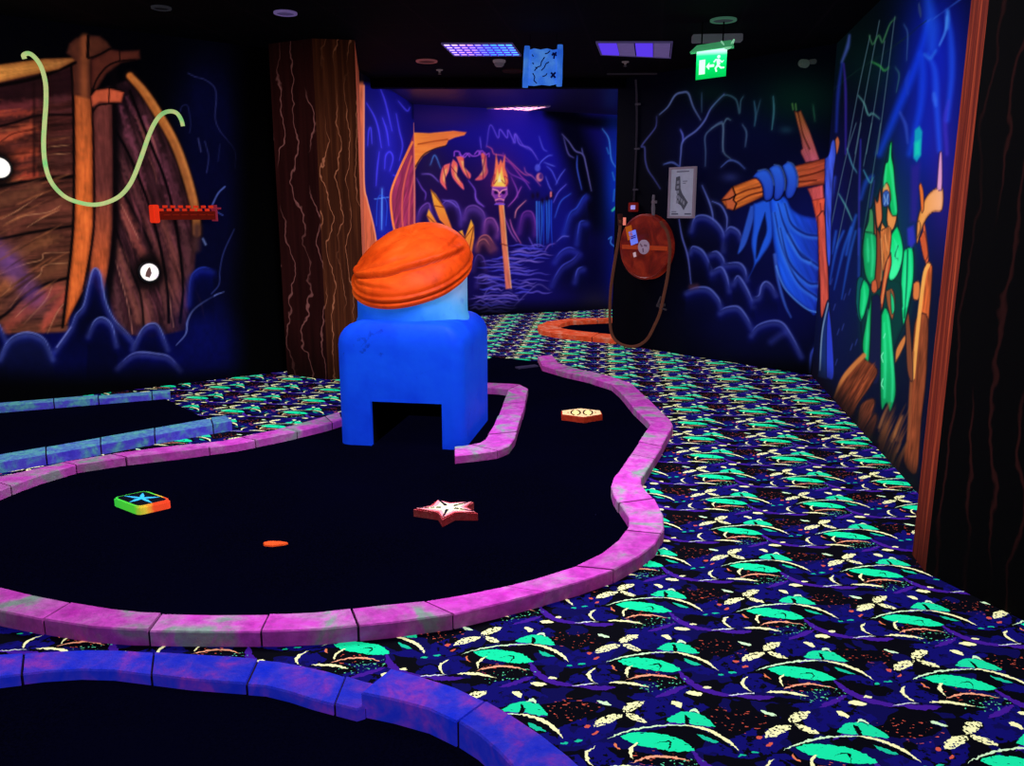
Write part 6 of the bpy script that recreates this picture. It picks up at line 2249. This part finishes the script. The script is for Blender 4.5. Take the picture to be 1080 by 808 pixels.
ink = flat('map_ink', (8, 20, 90), .3)
map_lines('map_coastline', [[(.28, .40), (.36, .50), (.44, .52), (.46, .64), (.54, .76)], [(.46, .40), (.54, .48), (.58, .58), (.66, .62)], [(.24, .34), (.30, .24), (.28, .14), (.36, .06)], [(.5, .24), (.58, .26), (.62, .32)],
                             [(.54, .84), (.62, .86), (.68, .92)], [(.2, .84), (.24, .78)], [(.22, .62), (.26, .58)], [(.3, .5), (.36, .46)]], .0045, ink)
map_lines('map_cross', [[(.72, .2), (.84, .34)], [(.72, .34), (.84, .19)]], .008, ink)
map_lines('map_palm', [[(.78, .70), (.80, .82)], [(.72, .80), (.80, .83), (.86, .78)], [(.74, .86), (.80, .83), (.85, .87)]], .007, ink)
for u in (.15, .85):
    bm = bmesh.new()
    add_tube(bm, [M4(u, .97), Vector((M4(u, .97).x, M4(u, .97).y, CEIL))], .003, 6)
    build('hanging_wire', bm, flat('wire_dark', (10, 10, 20), .1), mp)


# recessed downlights
def downlight(x, y, r, z, label, ringc, lens):
    c = at(x, y, z)
    root = empty('downlight', c, label, 'downlight', 'round downlights in the ceiling')
    bm = bmesh.new()
    add_disc_stack(bm, c, (0, 0, -1), [(r, 0), (r, .012), (r * .8, .016), (r * .78, .008)], 28)
    build('trim_ring', bm, flat('ring_' + label.split()[1], ringc, .45), root)
    bm = bmesh.new()
    add_disc_stack(bm, c, (0, 0, -1), [(r * .78, .004), (r * .74, .009), (.01, .0095)], 28)
    build('lamp_lens', bm, flat('lens_' + label.split()[1], lens, .4), root)


downlight(763, 20.5, .10, CEIL, 'round grey downlight tinged green above the exit sign', (70, 120, 96), (60, 70, 74))
downlight(450, 64, .105, CEIL, 'round coral rimmed downlight left of the louvred light', (130, 70, 76), (70, 36, 40))
downlight(301, 13, .085, CEIL, 'round lilac downlight over the trunk pillar', (120, 100, 160), (84, 70, 120))
downlight(541, 74.3, .11, CEIL, 'round dull downlight under the louvred light, barely visible', (30, 14, 18), (26, 12, 16))
downlight(170, 7.5, .07, CEIL, 'round dim downlight over the painted ship bow', (44, 44, 50), (20, 20, 24))
for x, y, lab in ((463.5, 73.5, 'small white sprinkler head beside the coral downlight'), (659.5, 65, 'small grey sprinkler head below the violet panel')):
    c = at(x, y, CEIL)
    root = empty('sprinkler_head', c, lab, 'sprinkler', 'sprinkler heads in the ceiling')
    bm = bmesh.new()
    add_disc_stack(bm, c, (0, 0, -1), [(.036, 0), (.034, .008), (.012, .012), (.010, .028)], 16)
    build('sprinkler_base', bm, flat('sprinkler_white', (104, 90, 96), .4), root)
    bm = bmesh.new()
    add_disc_stack(bm, c, (0, 0, -1), [(.004, .026), (.004, .040), (.018, .041), (.018, .044)], 12)
    build('deflector', bm, flat('sprinkler_metal', (70, 62, 70), .3, .4, .4), root)
# smoke detector
c = at(526.5, 63.5, CEIL)
sd = empty('smoke_detector', c, 'white tapered smoke detector beneath the louvred ceiling light', 'smoke detector')
bm = bmesh.new()
add_disc_stack(bm, c, (0, 0, -1), [(.062, 0), (.062, .018), (.052, .026)], 24)
build('detector_base', bm, flat('detector_white', (110, 96, 108), .45), sd)
bm = bmesh.new()
add_disc_stack(bm, c, (0, 0, -1), [(.050, .025), (.044, .048), (.03, .060), (.01, .062)], 24)
build('detector_cap', bm, flat('detector_cap_grey', (92, 80, 92), .4), sd)
# ceiling rail with the conduit
r0, r1 = at(640, 77.2, CEIL), at(693, 77, CEIL)
bm = bmesh.new()
d = r1 - r0
add_box(bm, (r0 + r1) / 2 - Vector((0, 0, .008)), (d.length, .03, .015), math.atan2(d.y, d.x))
tag(build('ceiling_rail', bm, flat('rail_grey', (40, 34, 42), .3)), 'thin dark rail across the ceiling above the conduit', 'rail')
# camera on the right
c = mw(851, 66, .12)
sc_ = empty('security_camera', mw(851, 66, .0), 'small grey security camera high up where the two right murals meet', 'security camera')
bm = bmesh.new()
add_tube(bm, [mw(851, 66, .0), c], [.03, .012], 10)
build('camera_mount', bm, flat('camera_dark', (30, 34, 34), .2), sc_)
bm = bmesh.new()
add_tube(bm, [c + Vector((-.035, .03, 0)), c + Vector((-.03, -.06, -.02))], [.034, .036], 14)
build('camera_body', bm, flat('camera_grey', (70, 84, 78), .35), sc_, True)
bm = bmesh.new()
add_tube(bm, [c + Vector((.035, .02, .01)), c + Vector((.05, -.05, .0))], [.02, .022], 12)
build('camera_lens', bm, flat('camera_lens_grey', (60, 66, 66), .3), sc_, True)

# ------------------------------------------------------------------ lamps: whitish area lights added out of view, standing in for black light
def area(name, loc, size, power, col, rot=(0, 0, 0), sy=None):
    l = bpy.data.lights.new(name, 'AREA')
    l.energy = power
    l.color = col
    l.shape = 'RECTANGLE'
    l.size = size
    l.size_y = sy or size
    o = bpy.data.objects.new(name, l)
    COL.objects.link(o)
    o.location = loc
    o.rotation_euler = rot
    return o


UV = (.86, .84, 1.0)
area('lamp_green', (-.3, 4.2, 2.74), 1.2, 100, UV)
area('lamp_hall', (1.2, 3.6, 2.74), 1.0, 7, UV)
area('lamp_entrance', (.2, .2, 2.74), 1.4, 3.5, UV)
area('lamp_ship', (-3.6, 4.3, 2.6), 1.0, 14, UV, (math.radians(35), 0, math.radians(10)))
area('lamp_far', (-.2, 10.0, 2.93), .8, 34, UV, sy=.5)
area('lamp_far_right', (2.4, 10.4, 2.9), 1.0, 16, (.5, .6, 1.0))
pl = bpy.data.lights.new('exit_glow', 'POINT')
pl.energy = .9
pl.color = (.1, 1.0, .45)
pl.shadow_soft_size = .012
po = bpy.data.objects.new('exit_glow', pl)
COL.objects.link(po)
po.location = sc + Vector((0, .06, -.02))

w = bpy.data.worlds.new('dark_room')
scene.world = w
w.use_nodes = True
w.node_tree.nodes['Background'].inputs[0].default_value = (.02, .02, .10, 1)
w.node_tree.nodes['Background'].inputs[1].default_value = .04
